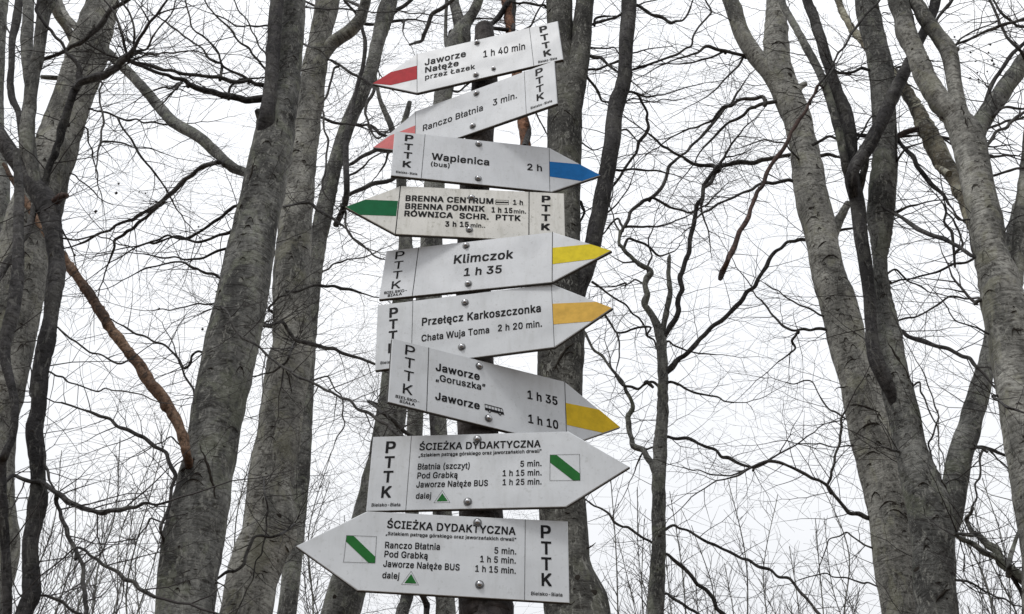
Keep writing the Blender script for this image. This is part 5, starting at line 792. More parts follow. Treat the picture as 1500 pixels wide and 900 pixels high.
t.branch((240, 296, 6), (215, 318, 5), (195, 335, 5), (180, 345, 5), (168, 352, 5), (165, 370, 4), (160, 383, 3), dy=.2, y0=.6)
t.branch((392, 130, 9), (385, 125, 7), (365, 118, 6), (340, 120, 6), (320, 113, 6), (300, 112, 5), (265, 108, 5), (240, 103, 5), (215, 95, 5), (200, 92, 4), dy=-.4)
t.branch((395, 145, 12), (383, 145, 12), (360, 147, 11), (340, 142, 10), (320, 138, 9), (300, 133, 9), (285, 128, 8), (270, 117, 7), (255, 115, 6), (235, 108, 5), (210, 98, 5), dy=-.6, m='beech_dark')
t.branch((335, 138, 4), (338, 127, 4), (350, 118, 4), (360, 116, 4)); t.branch((270, 118), (255, 133), (242, 148), (238, 152), w0=4, y0=-.3); t.branch((262, 122), (250, 130), (240, 128), (225, 133), w0=4, y0=-.3)
t.branch((325, 95, 4), (305, 85, 4), (297, 72, 3), (275, 57, 3), (260, 45, 3), (243, 32, 3), y0=-.2); t.branch((365, 118), (340, 105), (325, 95), (320, 78), (305, 60), (280, 38), (278, 25), (270, -5), w0=4)
t.branch((392, 105), (370, 80), (345, 55), (335, 40), (318, 25), (305, 10), (298, -5), w0=4); t.branch((392, 38), (365, 38), (345, 38), (330, 28), (310, 20), w0=3); t.branch((392, 95), (375, 55), (365, 35), (345, 5), (340, -10), w0=3)
t.branch((350, 303, 5), (325, 318, 5), (300, 335, 4), (270, 350, 4), (245, 345, 3), (220, 355, 3)); t.branch((345, 340, 5), (320, 345, 4), (290, 355, 4), (265, 347, 4), (245, 350, 3), (200, 362, 3))
t.branch((340, 365), (310, 372), (280, 380), (245, 378), (210, 372), w0=4); t.branch((332, 412), (300, 400), (270, 385), (250, 385), (230, 390), (200, 400), w0=4); t.branch((322, 447), (290, 445), (260, 452), (225, 455), w0=3)
t.branch((310, 520), (290, 515), (270, 540), (240, 505), (213, 493), (180, 477), w0=4, w1=3); t.branch((287, 590), (283, 570), (267, 540), w0=4, w1=3)
t.branch((322, 447, 3), (353, 493, 4), (400, 527, 4), (450, 557, 4), (500, 583, 4), (540, 605, 5), (590, 640, 5), (620, 655, 4), y0=-.5, dy=-.5)
t.branch((238, 800, 3), (237, 767, 5), (250, 727, 5), (257, 697, 6), (243, 663, 6), (200, 637, 6), (147, 610, 5), (120, 600, 3), (90, 590, 3), y0=-.3, dy=.3)
t.branch((305, 640), (270, 655), (250, 640), (215, 660), w0=3); t.branch((247, 770), (220, 760), (200, 790), (160, 795), w0=3)
for a in ((318, 865, 40, 12), (290, 727, 36, 10), (275, 765, 40, 7), (345, 640, 16, 10), (365, 372, 12, 18), (362, 402, 10, 6), (300, 855, 50, 8), (395, 232, 18, 10), (375, 240, 20, 14), (340, 500, 28, 9), (325, 545, 34, 9), (433, 98, 12, 9), (423, 22, 8, 5)): t.scar(*a)
for a in ((272, 820, 10, 9), (368, 372, 8, 18), (422, 98, 8, 8), (340, 560, 6, 5), (378, 232, 9, 8)): t.scar(*a, 'knot')
t.crack((299, 668), (308, 690), (316, 715), (321, 745), (327, 772)); t.crack((345, 470), (340, 500), (350, 530), wd=1.2); t.crack((385, 235), (375, 262), (368, 290), wd=1.4); t.wrinkles(90)
t.fuzz(.45, .9, .35); t.done(husks=[(215, 270, 6, 20), (300, 465, 8, 25), (275, 310, 5, 20)])

t = Tree('B', 'smooth grey beech between the big beech with the orange branch and the signs', 8.5,
  [(340, 960, 76), (361, 900, 75), (369, 850, 76), (384, 805, 78), (394, 775, 76), (397, 700, 65), (407, 650, 65), (413, 600, 64), (424, 533, 62), (429, 500, 58), (428, 450, 57), (428, 400, 54), (432, 333, 50), (437, 280, 46), (447, 200, 40), (455, 150, 37), (461, 100, 36), (468, 60, 32), (480, 0, 34), (487, -50, 32)], 'beech_pale', 5, sides=36)
t.limb([(470, 85, 22), (486, 64, 20), (510, 48, 20), (525, 32, 18), (532, 15, 16), (536, 0, 15), (540, -30, 14)], dy=-.2)
t.limb([(412, 800, 30), (424, 787, 24), (431, 779, 12), (434, 777, 5)], y0=-.03, name='broken_stub', tw=False)
for a in ((405, 570, 34, 20), (400, 660, 20, 8), (408, 707, 16, 8), (437, 210, 24, 12), (435, 238, 26, 10), (448, 105, 12, 6), (430, 620, 26, 7), (420, 430, 20, 6)): t.scar(*a)
for a in ((412, 770, 12, 8), (405, 672, 9, 8), (438, 222, 10, 7), (395, 710, 10, 5)): t.scar(*a, 'knot')
t.branch((432, 768, 5), (410, 783, 4), (373, 787, 4), (357, 827, 5), (320, 847, 4), y0=-1.6, dy=-.1); t.branch((388, 700), (390, 760), (385, 800), (370, 850), (350, 890), w0=3, y0=-1.5)
t.branch((410, 423, 4), (423, 427, 4), (467, 418, 4), (500, 423, 5), (530, 430, 3), y0=-.3); t.branch((382, 477, 4), (413, 472, 5), (433, 498, 6), (467, 507, 6), (500, 517, 5), (540, 530, 4), (565, 545, 3), y0=-1.5, dy=0)
t.branch((395, 455), (410, 435), (425, 428), w0=4, y0=-.8); t.branch((433, 500), (420, 530), (400, 545), (368, 552), w0=4, y0=-1.6, dy=.2)
t.branch((415, 305, 4), (430, 300, 4), (455, 298, 5), (478, 315, 5), (500, 330, 4), y0=-.6); t.branch((440, 165, 3), (470, 172, 4), (500, 182, 4)); t.branch((440, 62), (470, 75), (485, 90), w0=3, y0=-.4)
t.branch((480, 88, 3), (504, 100, 4), (524, 112, 4), (546, 126, 5), (548, 132, 5), (538, 150, 5), (535, 165, 4), (540, 182, 3)); t.branch((490, 100), (483, 125), (470, 154), (474, 180), (480, 215), (476, 255), (472, 275), w0=3.5, w1=3)
t.branch((440, 0), (425, 5), (480, 14), (520, 16), (560, 18), (600, 20), (660, 22), w0=3); t.branch((450, 560), (480, 552), (500, 580), (505, 620), (490, 650), w0=3)
t.wrinkles(70); t.crack((395, 560), (403, 545), (418, 548), (428, 570), (432, 595), wd=1.6)
t.fuzz(.5, 1.1, .35); t.done(husks=[(500, 240, 5, 30)])

t = Tree('C', 'thinner dark beech curving right behind, ending above the topmost sign tip', 11.0,
  [(405, 960, 30), (420, 900, 28), (440, 700, 26), (450, 520, 24), (458, 440, 20), (464, 370, 24), (475, 310, 26), (484, 270, 23), (491, 240, 22), (502, 205, 22), (511, 180, 22), (524, 150, 22), (538, 118, 21), (546, 95, 20), (554, 60, 20), (565, 20, 26), (570, 0, 24), (575, -40, 22)], 'beech', 6)
t.limb([(492, 330, 9), (505, 300, 9), (508, 273, 9), (507, 247, 9), (507, 207, 8), (510, 184, 7), (518, 150, 6), (525, 120, 6), (532, 95, 6), (535, 62, 6), (530, 36, 5), (533, -5, 5)], 'beech_dark', y0=-.5, sides=10, ln=.6)
t.limb([(530, 190, 7), (553, 135, 8), (560, 155, 9), (568, 175, 9), (574, 195, 10)], dy=-.1, tw=False) if False else None
t.limb([(600, 260, 10), (580, 205, 10), (570, 178, 9), (562, 160, 8), (555, 140, 6), (548, 100, 4)], y0=.4, sides=10)
t.branch((505, 290, 7), (533, 276, 7), (553, 268, 7), (577, 262, 6)); t.branch((510, 243, 5), (528, 231, 6), (552, 220, 6), (573, 222, 5)); t.branch((511, 258), (533, 244), (555, 226), w0=4); t.branch((503, 181, 4), (520, 182, 4), (539, 183, 4), (556, 196, 5), (566, 200, 4))
t.branch((569, 222), (565, 238), (556, 252), w0=4); t.branch((540, 183), (545, 195), (553, 203), (562, 198), w0=4)
t.branch((505, 0, 4), (520, 18, 4), (530, 34, 5), (548, 36, 4), (570, 33, 4), (592, 30, 4)); t.branch((604, -5, 6), (580, 16, 6), (568, 32, 6), (552, 56, 5), (546, 80, 4), (552, 100, 3)); t.branch((600, 66, 3), (618, 60, 5), (626, 40, 6), (634, 20, 7), (656, 6, 6), (670, -6, 5), y0=.3)
t.branch((592, 30), (590, 45), w0=4); t.branch((472, 310), (450, 340), (440, 370), w0=3); t.branch((500, 300), (510, 340), (530, 360), (560, 380), w0=4, y0=-.3); t.branch((480, 395), (510, 380), (550, 370), w0=3)
t.fuzz(.35, 1.2, .3); t.done(husks=[(560, 240, 10, 8)])

t = Tree('D', 'grey trunk passing behind the left ends of the lowest signs', 9.5,
  [(478, 970, 58), (500, 895, 56), (521, 820, 53), (544, 748, 50), (565, 655, 45), (575, 590, 42), (583, 520, 38), (590, 440, 30), (594, 355, 20), (588, 270, 15), (589, 200, 11), (600, 150, 7)], 'beech', 7, top=False)
t.branch((540, 588, 4), (560, 605, 5), (580, 620, 6), (598, 636, 6), (620, 645, 5), y0=-.9); t.branch((580, 600), (570, 615), (560, 595), w0=3, y0=-.9)
t.scar(510, 860, 26, 10); t.scar(492, 885, 10, 10, 'knot')
t.fuzz(.5, 1.0, .45); t.done()

t = Tree('F', 'forked slim beech rising behind the middle of the signs, twin stems above the topmost sign', 12.5,
  [(656, 980, 30), (653, 900, 29), (648, 750, 28), (644, 620, 20), (636, 450, 24), (632, 360, 32), (636, 275, 29), (649, 140, 26), (664, 82, 30), (673, 58, 32), (679, 38, 22), (691, 22, 15), (701, 0, 14), (710, -40, 12)], 'beech', 8)
t.limb([(676, 50, 22), (672, 30, 18), (667, 10, 15), (663, -10, 14), (658, -40, 12)]); t.limb([(656, 75, 7), (653, 60, 6), (653, 30, 5), (654, -5, 5)], sides=8)
t.limb([(578, 940, 20), (590, 895, 19), (598, 860, 18), (604, 745, 20), (608, 620, 24), (612, 520, 22), (620, 440, 22), (630, 380, 24)], y0=.3, tw=False, name='second_stem')
t.limb([(646, 790, 5), (641, 740, 7), (638, 690, 7), (634, 640, 7), (632, 600, 8), (630, 560, 7)], 'beech_dark', y0=-.3, sides=8)
t.limb([(625, 890, 9), (618, 870, 9), (610, 840, 8)], 'beech_dark', y0=-.3, sides=8)
t.branch((680, 42), (690, 30), (720, 28), (745, 30), w0=3); t.branch((655, 62), (660, 45), (680, 40), w0=4)
t.branch((770, 140), (785, 165), (800, 195), w0=4); t.branch((655, 130), (670, 135), (690, 120), w0=4)
t.fuzz(.3, 1.3, .3); t.done()

t = Tree('K', 'dark thick beech behind the right ends of the signs, splitting into three at the top', 7.5,
  [(855, 985, 104), (845, 900, 94), (838, 870, 86), (830, 825, 72), (824, 745, 71), (820, 650, 68), (820, 560, 68), (822, 515, 69), (824, 430, 60), (825, 320, 50), (826, 240, 50), (827, 170, 50), (826, 130, 44), (822, 90, 38), (820, 50, 38), (819, 0, 38), (818, -50, 36)], 'beech_deep', 9, sides=36)
t.limb([(832, 190, 34), (836, 150, 36), (845, 100, 33), (850, 75, 31), (853, 40, 29), (857, 0, 27), (860, -50, 26)], y0=-.04)
t.limb([(830, 490, 30), (845, 430, 28), (856, 400, 26), (868, 360, 25), (876, 320, 25), (882, 290, 25), (888, 260, 24), (893, 230, 24), (897, 205, 24), (899, 180, 24), (904, 150, 24), (914, 120, 22), (916, 90, 21), (917, 60, 22), (920, 30, 22), (921, 0, 22), (918, -40, 22)], 'beech_dark', y0=-.02, dy=-.2)
t.limb([(800, 430, 18), (790, 380, 18), (780, 310, 18), (773, 250, 18), (769, 205, 18), (765, 170, 18), (756, 100, 17), (748, 40, 16), (744, 20, 15), (741, 0, 15), (737, -40, 14)], 'orange', y0=.2, name='dead_branch', tw=False, rough=.25, crook=.1, label='bare orange-brown upright branch behind the upper signs')
t.limb([(768, 215, 9), (774, 195, 9), (770, 175, 9)], 'beech_dark', y0=.25, tw=False)
t.branch((715, 40, 6), (722, 34, 8), (730, 26, 9), (738, 14, 8), (748, 0, 7), y0=.2, m='beech_dark'); t.branch((752, 45, 6), (752, 20, 7), (751, -5, 7), y0=.3, m='beech_dark')
t.branch((745, 2, 3), (780, 6, 4), (797, 8, 4), (800, 12, 3)); t.branch((775, 40), (785, 22), (795, 5), (800, -5), w0=3)
t.branch((868, 36, 4), (890, 29, 4), (910, 21, 4)); t.branch((860, 81, 5), (880, 85, 5), (902, 104, 4)); t.branch((855, 104, 4), (876, 102, 4), (905, 90, 4)); t.branch((855, 108, 4), (872, 128, 4), (882, 148, 3), (894, 150, 3))
t.branch((862, 71), (880, 71), (900, 70), (908, 82), w0=3); t.branch((872, 28), (895, 24), w0=4)
t.branch((932, 8, 5), (955, 22, 5), (982, 34, 5), (1000, 30, 3), (1012, 10, 3)); t.branch((922, 105, 4), (955, 93, 4), (983, 83, 4), (1013, 67, 3), (1015, 55, 3), (1025, 38, 3), (1042, 17, 3), (1030, -5, 2))
t.branch((918, 135, 4), (933, 138, 4), (948, 165, 4), (950, 186, 5), (936, 208, 5), (932, 224, 4), (916, 246, 4), (900, 270, 4), w0=4); t.branch((916, 190), (926, 198), (936, 210), w0=3); t.branch((900, 250), (925, 248), (960, 250), (976, 254), w0=4)
t.branch((918, 136), (950, 142), (985, 135), (1020, 125), w0=3); t.branch((850, 210), (870, 220), (885, 215), w0=2.5); t.branch((848, 295), (856, 310), (850, 325), w0=5)
t.branch((892, 310), (903, 300), (925, 265), w0=3); t.branch((905, 155), (925, 145), (960, 150), (1000, 145), w0=2.5)
for a in ((824, 186, 34, 14), (812, 12, 34, 14), (828, 25, 20, 10), (806, 28, 18, 8), (824, 218, 20, 10), (835, 540, 24, 14), (806, 545, 14, 30), (835, 825, 18, 12), (830, 640, 30, 7)): t.scar(*a)
for a in ((825, 222, 12, 8), (845, 866, 12, 12), (842, 48, 8, 6), (870, 885, 14, 14)): t.scar(*a, 'knot')
t.crack((842, 518), (828, 530), (818, 545), (810, 562), wd=2); t.crack((872, 800), (858, 812), (846, 820), wd=1.4); t.wrinkles(70)
t.fuzz(.5, .9, .3); t.done()

t = Tree('N', 'slender crooked beech with a zigzag broken top, right of the sign points', 9.0,
  [(955, 970, 28), (960, 900, 25), (963, 850, 23), (965, 800, 21), (965, 700, 20), (967, 650, 20), (971, 600, 17), (971, 550, 15), (969, 500, 16), (964, 480, 13), (956, 464, 10), (945, 448, 9), (945, 441, 11), (948, 432, 9), (945, 416, 8), (948, 407, 10), (954, 400, 8), (950, 394, 7), (941, 390, 8), (930, 382, 6), (917, 370, 6), (907, 357, 5), (908, 338, 4)], 'beech', 10, top=False, sides=18, crook=True)
t.limb([(969, 490, 10), (973, 473, 10), (977, 453, 10), (982, 427, 9), (979, 400, 8), (980, 380, 7), (981, 374, 4)], sides=10, tw=False, name='broken_limb', crook=.15)
t.branch((908, 340), (900, 325), (893, 300), (898, 275), w0=3); t.branch((945, 418), (930, 410), (915, 418), w0=3); t.branch((948, 395), (955, 375), (950, 350), (958, 330), w0=3); t.branch((930, 384), (915, 385), (900, 378), w0=3)
t.branch((968, 500, 9), (977, 487, 8), (990, 467, 8), (995, 433, 7), (1000, 397, 7), (1010, 360, 7), (1016, 330, 7), (1029, 290, 6), (1032, 270, 6), (1044, 254, 6), (1054, 242, 6), ln=.7, every=.1, m='beech_dark', dy=-.3)
t.branch((1055, 243, 7), (1090, 238, 7), (1140, 230, 6), (1187, 224, 6), (1225, 230, 5), y0=-.3, ln=.7, every=.1, dy=-.2); t.branch((1055, 245, 6), (1030, 277, 5), (1027, 300, 5), y0=-.3)
t.branch((974, 548, 9), (993, 527, 8), (1017, 507, 8), (1033, 490, 7), (1057, 470, 7), (1087, 440, 7), (1110, 410, 6), (1127, 380, 6), (1153, 355, 5), (1187, 352, 5), (1247, 335, 4), ln=.8, every=.1, dy=-.4, m='beech_dark')
t.branch((958, 690, 10), (955, 680, 10), (943, 660, 9), (927, 653, 9), (922, 633, 8), (920, 610, 8), (927, 598, 7), (917, 573, 6), (910, 557, 5), (890, 533, 4), (870, 513, 4), (857, 487, 4), m='beech', dy=.3)
t.branch((957, 560, 4), (935, 570, 4), (913, 565, 4), (900, 545, 3)); t.branch((867, 413, 4), (890, 430, 3), (917, 447, 3), (945, 480, 3), (962, 510, 3)); t.branch((953, 480, 3), (925, 483, 3), (903, 487, 3), (887, 463, 4), (875, 450, 4)); t.branch((903, 487), (907, 513), (903, 540), w0=3); t.branch((917, 415), (900, 420), (870, 420), w0=3)
t.branch((916, 330, 5), (924, 310, 5), (936, 300, 6), (954, 290, 6), (974, 266, 5), (980, 244, 5), (998, 228, 4), (1024, 204, 4), (1040, 186, 5), (1060, 160, 5), (1085, 130, 3), ln=.7, every=.1); t.branch((907, 350, 4), (912, 335, 4), (905, 320, 3), (890, 335, 3))
t.branch((1045, 243, 6), (1015, 240, 5), (1000, 230, 4), (970, 214, 4), (950, 196, 3), ln=.7); t.branch((954, 290), (985, 305), (1010, 312), (1035, 300), (1055, 280), w0=4); t.branch((920, 350), (945, 358), (965, 375), (978, 372), (988, 368), w0=4); t.branch((915, 333), (950, 332), (980, 328), (1005, 318), w0=4)
t.branch((975, 640, 5), (1005, 642, 5), (1035, 655, 5), (1080, 678, 5), (1105, 685, 4), (1125, 676, 4), ln=.8, every=.1); t.branch((1105, 683), (1070, 697), (1040, 695), (1000, 685), w0=3)
t.branch((975, 650, 3), (945, 660, 3), (930, 690, 2)); t.branch((976, 812, 5), (1005, 835, 6), (1035, 865, 6), (1060, 900, 7), (1080, 930, 7)); t.branch((975, 870, 4), (1000, 885, 5), (1030, 905, 5)); t.branch((955, 795, 4), (930, 780, 4), (900, 765, 4), (880, 745, 3), (862, 735, 3))
t.branch((985, 770), (1020, 785), (1060, 805), (1110, 830), (1155, 847), (1180, 875), (1205, 905), w0=4, w1=5); t.branch((978, 500), (1010, 515), (1050, 520), w0=3); t.branch((980, 560), (1005, 570), (1040, 580), (1075, 590), w0=4)
t.limb([(957, 568, 4), (948, 560, 6), (944, 562, 5)], 'beech_dark', sides=8, tw=False, name='broken_stub')
for a in ((965, 728, 12, 5), (966, 790, 10, 5), (962, 840, 12, 5), (968, 660, 9, 4)): t.scar(*a, 'knot')
t.fuzz(.3, .8, .2); t.done()

t = Tree('O', 'pale knotty beech leaning left, forking near the top right of centre', 7.6,
  [(1322, 970, 60), (1320, 900, 58), (1313, 850, 60), (1307, 800, 62), (1303, 750, 60), (1292, 700, 60), (1281, 650, 62), (1268, 600, 60), (1258, 560, 56), (1248, 530, 54), (1240, 500, 54), (1234, 467, 54), (1224, 433, 52), (1213, 400, 48), (1206, 367, 46), (1200, 333, 47), (1191, 300, 48), (1185, 267, 47), (1181, 233, 43), (1174, 200, 40), (1165, 167, 42), (1150, 133, 42), (1140, 100, 42), (1137, 70, 38), (1137, 33, 32), (1137, 0, 28), (1138, -50, 26)], 'beech_pale', 11, sides=36)
t.limb([(1150, 155, 12), (1138, 128, 22), (1125, 106, 25), (1108, 84, 25), (1093, 62, 24), (1083, 40, 24), (1075, 15, 24), (1067, -10, 22), (1060, -40, 22)], y0=-.05)
t.limb([(1165, 140, 12), (1172, 128, 10), (1180, 123, 8)], name='broken_stub', tw=False); t.limb([(1218, 345, 20), (1228, 325, 14), (1236, 310, 12), (1242, 298, 10)], 'beech_pale', tw=False)
t.branch((1130, 150, 6), (1115, 153, 6), (1097, 160, 5), (1067, 180, 4), (1047, 200, 4), (1030, 217, 3), ln=.7); t.branch((1122, 152, 7), (1117, 142, 6), (1090, 145, 5), (1060, 157, 5), (1043, 177, 4), (1020, 187, 3), (1000, 193, 3), ln=.7)
t.branch((1160, 265, 5), (1123, 268, 5), (1087, 283, 4), (1050, 300, 4), (1020, 320, 3), ln=.7); t.branch((1100, 85, 5), (1092, 82, 5), (1062, 75, 5), (1035, 68, 5), (1023, 77, 4), (1005, 83, 3), (993, 86, 3), ln=.7); t.branch((1062, 75, 4), (1040, 85, 3), (1027, 88, 3), (1003, 93, 3)); t.branch((1090, 82), (1083, 95), (1068, 110), (1050, 130), (1040, 138), w0=4)
t.branch((1210, 483, 5), (1187, 484, 4), (1155, 482, 4), (1130, 460, 3), (1115, 440, 3), ln=.8); t.branch((1170, 485, 3), (1160, 500, 4), (1165, 510, 3), (1140, 530, 2)); t.branch((1205, 463), (1180, 450), (1150, 435), (1120, 415), w0=3)
t.branch((1276, 760, 7), (1245, 752, 6), (1230, 735, 5), (1212, 712, 5), (1180, 695, 5), (1155, 683, 4), (1125, 676, 5), (1105, 683, 4), (1070, 700, 3), ln=.8, every=.1); t.branch((1212, 712, 4), (1222, 680, 4), (1230, 650, 4), (1232, 615, 4), (1240, 600, 3), ln=.6)
t.branch((1270, 800), (1240, 780), (1215, 790), (1200, 830), w0=3); t.branch((1175, 240), (1150, 210), (1120, 205), (1090, 215), w0=3, y0=-.2); t.branch((1262, 650), (1230, 655), (1180, 650), (1130, 648), w0=2.5)
t.branch((1288, 860), (1250, 850), (1210, 840), (1170, 850), w0=3); t.branch((1250, 620), (1215, 600), (1190, 560), (1150, 560), w0=3)
for a in ((1208, 372, 30, 8), (1214, 393, 32, 10), (1235, 428, 34, 16), (1209, 452, 14, 12), (1152, 120, 36, 12), (1160, 146, 34, 10), (1166, 170, 34, 12), (1178, 185, 30, 8), (1296, 753, 30, 10), (1303, 765, 30, 8), (1308, 835, 36, 14), (1320, 800, 20, 20), (1270, 640, 40, 8), (1244, 545, 24, 9), (1230, 575, 22, 8), (1181, 320, 12, 8), (1186, 333, 16, 6), (1309, 860, 30, 16), (1305, 885, 26, 10), (1270, 678, 22, 6), (1137, 80, 28, 9)): t.scar(*a)
for a in ((1255, 481, 11, 9), (1182, 318, 8, 7), (1303, 752, 18, 7), (1152, 124, 12, 10)): t.scar(*a, 'knot')
t.wrinkles(110); t.crack((1240, 600), (1262, 612), (1285, 622), wd=1.5)
t.fuzz(.45, 1.0, .3); t.done()

t = Tree('P', 'dark many-stemmed beech with crossing limbs in front of the pale knotty one', 6.2,
  [(1377, 970, 64), (1373, 900, 60), (1368, 850, 60), (1367, 800, 60), (1362, 750, 64), (1347, 700, 54), (1336, 667, 48), (1330, 633, 46), (1323, 600, 47), (1313, 567, 46), (1306, 533, 42), (1303, 500, 39), (1298, 467, 32), (1293, 433, 25), (1290, 400, 21), (1289, 375, 22), (1290, 350, 30), (1290, 320, 38), (1293, 280, 39), (1296, 250, 38), (1296, 200, 34), (1294, 150, 34), (1292, 115, 36), (1284, 70, 34), (1276, 40, 34), (1268, 0, 32), (1260, -50, 30)], 'beech', 12, sides=36)
t.limb([(1372, 790, 44), (1389, 750, 44), (1398, 710, 38), (1406, 667, 36), (1418, 633, 34), (1427, 600, 32), (1436, 567, 30), (1446, 530, 24), (1452, 495, 22), (1462, 450, 20), (1472, 400, 18), (1480, 350, 15), (1490, 300, 12)], y0=.05, dy=.3)
t.limb([(1313, 600, 12), (1298, 560, 20), (1284, 530, 22), (1278, 500, 20), (1276, 480, 18), (1274, 440, 18), (1268, 390, 20), (1262, 350, 20), (1256, 300, 22), (1248, 260, 22), (1247, 230, 18), (1245, 195, 20), (1238, 165, 22), (1228, 140, 18), (1215, 100, 16), (1203, 60, 16), (1190, 20, 15), (1182, 0, 14), (1172, -40, 13)], 'beech_dark', y0=-.12, dy=-.1)
t.limb([(1246, 265, 12), (1240, 250, 12), (1230, 200, 12), (1215, 145, 12), (1200, 105, 12), (1183, 73, 12), (1167, 43, 11), (1150, 13, 10), (1143, -5, 9), (1135, -40, 8)], 'beech', y0=-.25, sides=12)
t.limb([(1256, 318, 10), (1250, 280, 15), (1250, 250, 18), (1267, 223, 20), (1287, 187, 20), (1307, 143, 20), (1328, 100, 17), (1347, 60, 14), (1363, 27, 15), (1371, 0, 16), (1377, -40, 15)], 'beech_dark', y0=-.3)
t.limb([(1255, 290, 12), (1262, 265, 11), (1268, 235, 10), (1262, 215, 8)], 'beech', y0=-.2, tw=False, name='broken_stub')
t.branch((1055, 408, 8), (1059, 397, 9), (1065, 385, 7), (1072, 370, 9), (1083, 340, 7), (1097, 317, 7), (1102, 300, 6), (1110, 280, 6), (1125, 250, 6), (1140, 228, 7), (1155, 205, 6), (1165, 185, 6), (1175, 170, 5), (1185, 150, 4), (1198, 125, 3), m='reddish', y0=-.5, dy=.2, every=.12, ln=.2)
t.branch((1189, 145), (1200, 123), (1218, 97), (1236, 70), (1248, 48), (1262, 30), (1275, 15), (1292, -8), w0=3, w1=4, y0=-.3, dy=.05)
t.branch((1222, 95, 4), (1215, 110), (1205, 125), w0=3, y0=-.4); t.branch((1250, 198, 6), (1265, 199, 6), (1280, 200, 6)); t.branch((1220, 108, 3), (1245, 107, 4), (1262, 100, 5), (1278, 103, 5), y0=-.1)
t.branch((1312, 204, 8), (1330, 193, 9), (1345, 190, 9), (1356, 194, 8), m='reddish'); t.branch((1312, 202, 6), (1320, 212, 6), (1343, 243, 7), (1367, 273, 7), (1383, 287, 5), (1390, 300, 4), m='beech_dark')
t.branch((1190, 213), (1215, 200), (1250, 210), (1280, 170), w0=5); t.branch((1313, 100), (1345, 85), (1370, 90), w0=3); t.branch((1310, 240), (1325, 220), (1350, 210), w0=4, y0=-.2)
t.branch((1310, 313, 6), (1330, 303, 4), (1345, 300, 3)); t.branch((1428, 378, 4), (1415, 385, 4), (1385, 393, 4), (1360, 402, 3), (1320, 410, 3), (1300, 418, 3)); t.branch((1440, 438, 3), (1415, 438, 3), (1390, 435, 3), (1365, 452, 3), (1340, 465, 3), (1315, 470, 3)); t.branch((1310, 395), (1330, 412), (1350, 420), (1390, 435), w0=3)
t.branch((1320, 485, 7), (1335, 495, 6), (1360, 503, 7), (1400, 517, 6), (1420, 525, 6), (1432, 540, 5), m='beech_dark'); t.branch((1395, 345), (1383, 325), (1385, 300), w0=5); t.branch((1410, 360), (1405, 340), (1395, 320), (1382, 300), w0=4)
t.branch((1435, 655, 5), (1450, 658, 5), (1475, 668, 4), ln=.5); t.branch((1440, 660), (1435, 700), (1425, 740), (1420, 755), w0=4)
t.branch((1345, 560), (1360, 600), (1375, 640), (1385, 690), w0=3); t.branch((1370, 690), (1360, 650), (1375, 610), (1350, 540), w0=3.5)
t.branch((1318, 662, 4), (1300, 657, 3), (1275, 645, 2), y0=-.3)
for a in ((1318, 520, 30, 30), (1345, 725, 20, 8), (1385, 880, 32, 22), (1305, 560, 14, 6), (1292, 442, 14, 6), (1296, 25, 18, 8)): t.scar(*a)
for a in ((1341, 696, 8, 8), (1342, 800, 7, 6), (1380, 788, 7, 8), (1283, 20, 12, 10), (1341, 840, 8, 7), (1283, 40, 14, 10), (1318, 562, 7, 6), (1302, 415, 10, 8)): t.scar(*a, 'knot')
t.crack((1296, 512), (1306, 532), (1320, 552), (1334, 575), wd=2); t.crack((1368, 700), (1380, 720), (1388, 745), wd=2.4); t.crack((1362, 895), (1375, 878), (1392, 872), wd=2); t.wrinkles(80)
t.fuzz(.5, .8, .3); t.done(husks=[(1440, 110, 6, 25)])

t = Tree('R', 'large smooth pale-grey beech at the right edge, dividing into thick upper limbs', 5.5,
  [(1548, 970, 80), (1540, 900, 78), (1532, 800, 74), (1522, 720, 72), (1510, 660, 70), (1500, 610, 68), (1493, 567, 66), (1485, 520, 66), (1478, 480, 66), (1469, 440, 62), (1460, 400, 54), (1451, 367, 48), (1446, 333, 48), (1439, 300, 46), (1432, 270, 46), (1426, 240, 46), (1418, 205, 48), (1400, 172, 38), (1376, 147, 33), (1362, 125, 31), (1350, 100, 30), (1340, 75, 27), (1328, 50, 30), (1323, 25, 28), (1315, 0, 29), (1308, -40, 28)], 'beech_pale', 13, sides=36)
t.limb([(1418, 200, 24), (1410, 175, 25), (1403, 150, 21), (1398, 120, 22), (1394, 95, 23), (1388, 72, 25), (1374, 52, 22), (1357, 30, 22), (1347, 12, 20), (1341, 0, 19), (1332, -40, 18)], y0=-.03)
t.limb([(1424, 220, 28), (1432, 190, 28), (1445, 168, 27), (1458, 150, 27), (1475, 125, 26), (1490, 105, 25), (1507, 80, 24), (1530, 50, 22)], 'beech', y0=.0, dy=.2)
t.limb([(1472, 460, 34), (1484, 420, 26), (1490, 390, 22), (1493, 350, 20), (1496, 300, 18), (1503, 240, 16), (1508, 180, 14)], y0=.02, dy=.2)
t.limb([(1430, 330, 24), (1412, 290, 22), (1400, 266, 24), (1383, 236, 27), (1364, 204, 28), (1347, 168, 21), (1332, 142, 18), (1314, 113, 16), (1287, 90, 14), (1265, 62, 12), (1250, 45, 11), (1235, 20, 10), (1226, -5, 9)], 'flaky', y0=.15, dy=1.6, name='peeling_limb', rough=.3, label='dead limb with flaking patchy bark slanting up left', tw=False)
t.limb([(1390, 255, 10), (1378, 248, 9), (1372, 245, 7)], 'flaky', y0=.2, name='broken_stub', tw=False)
t.limb([(1398, 75, 10), (1403, 72, 7)], name='broken_stub', tw=False)
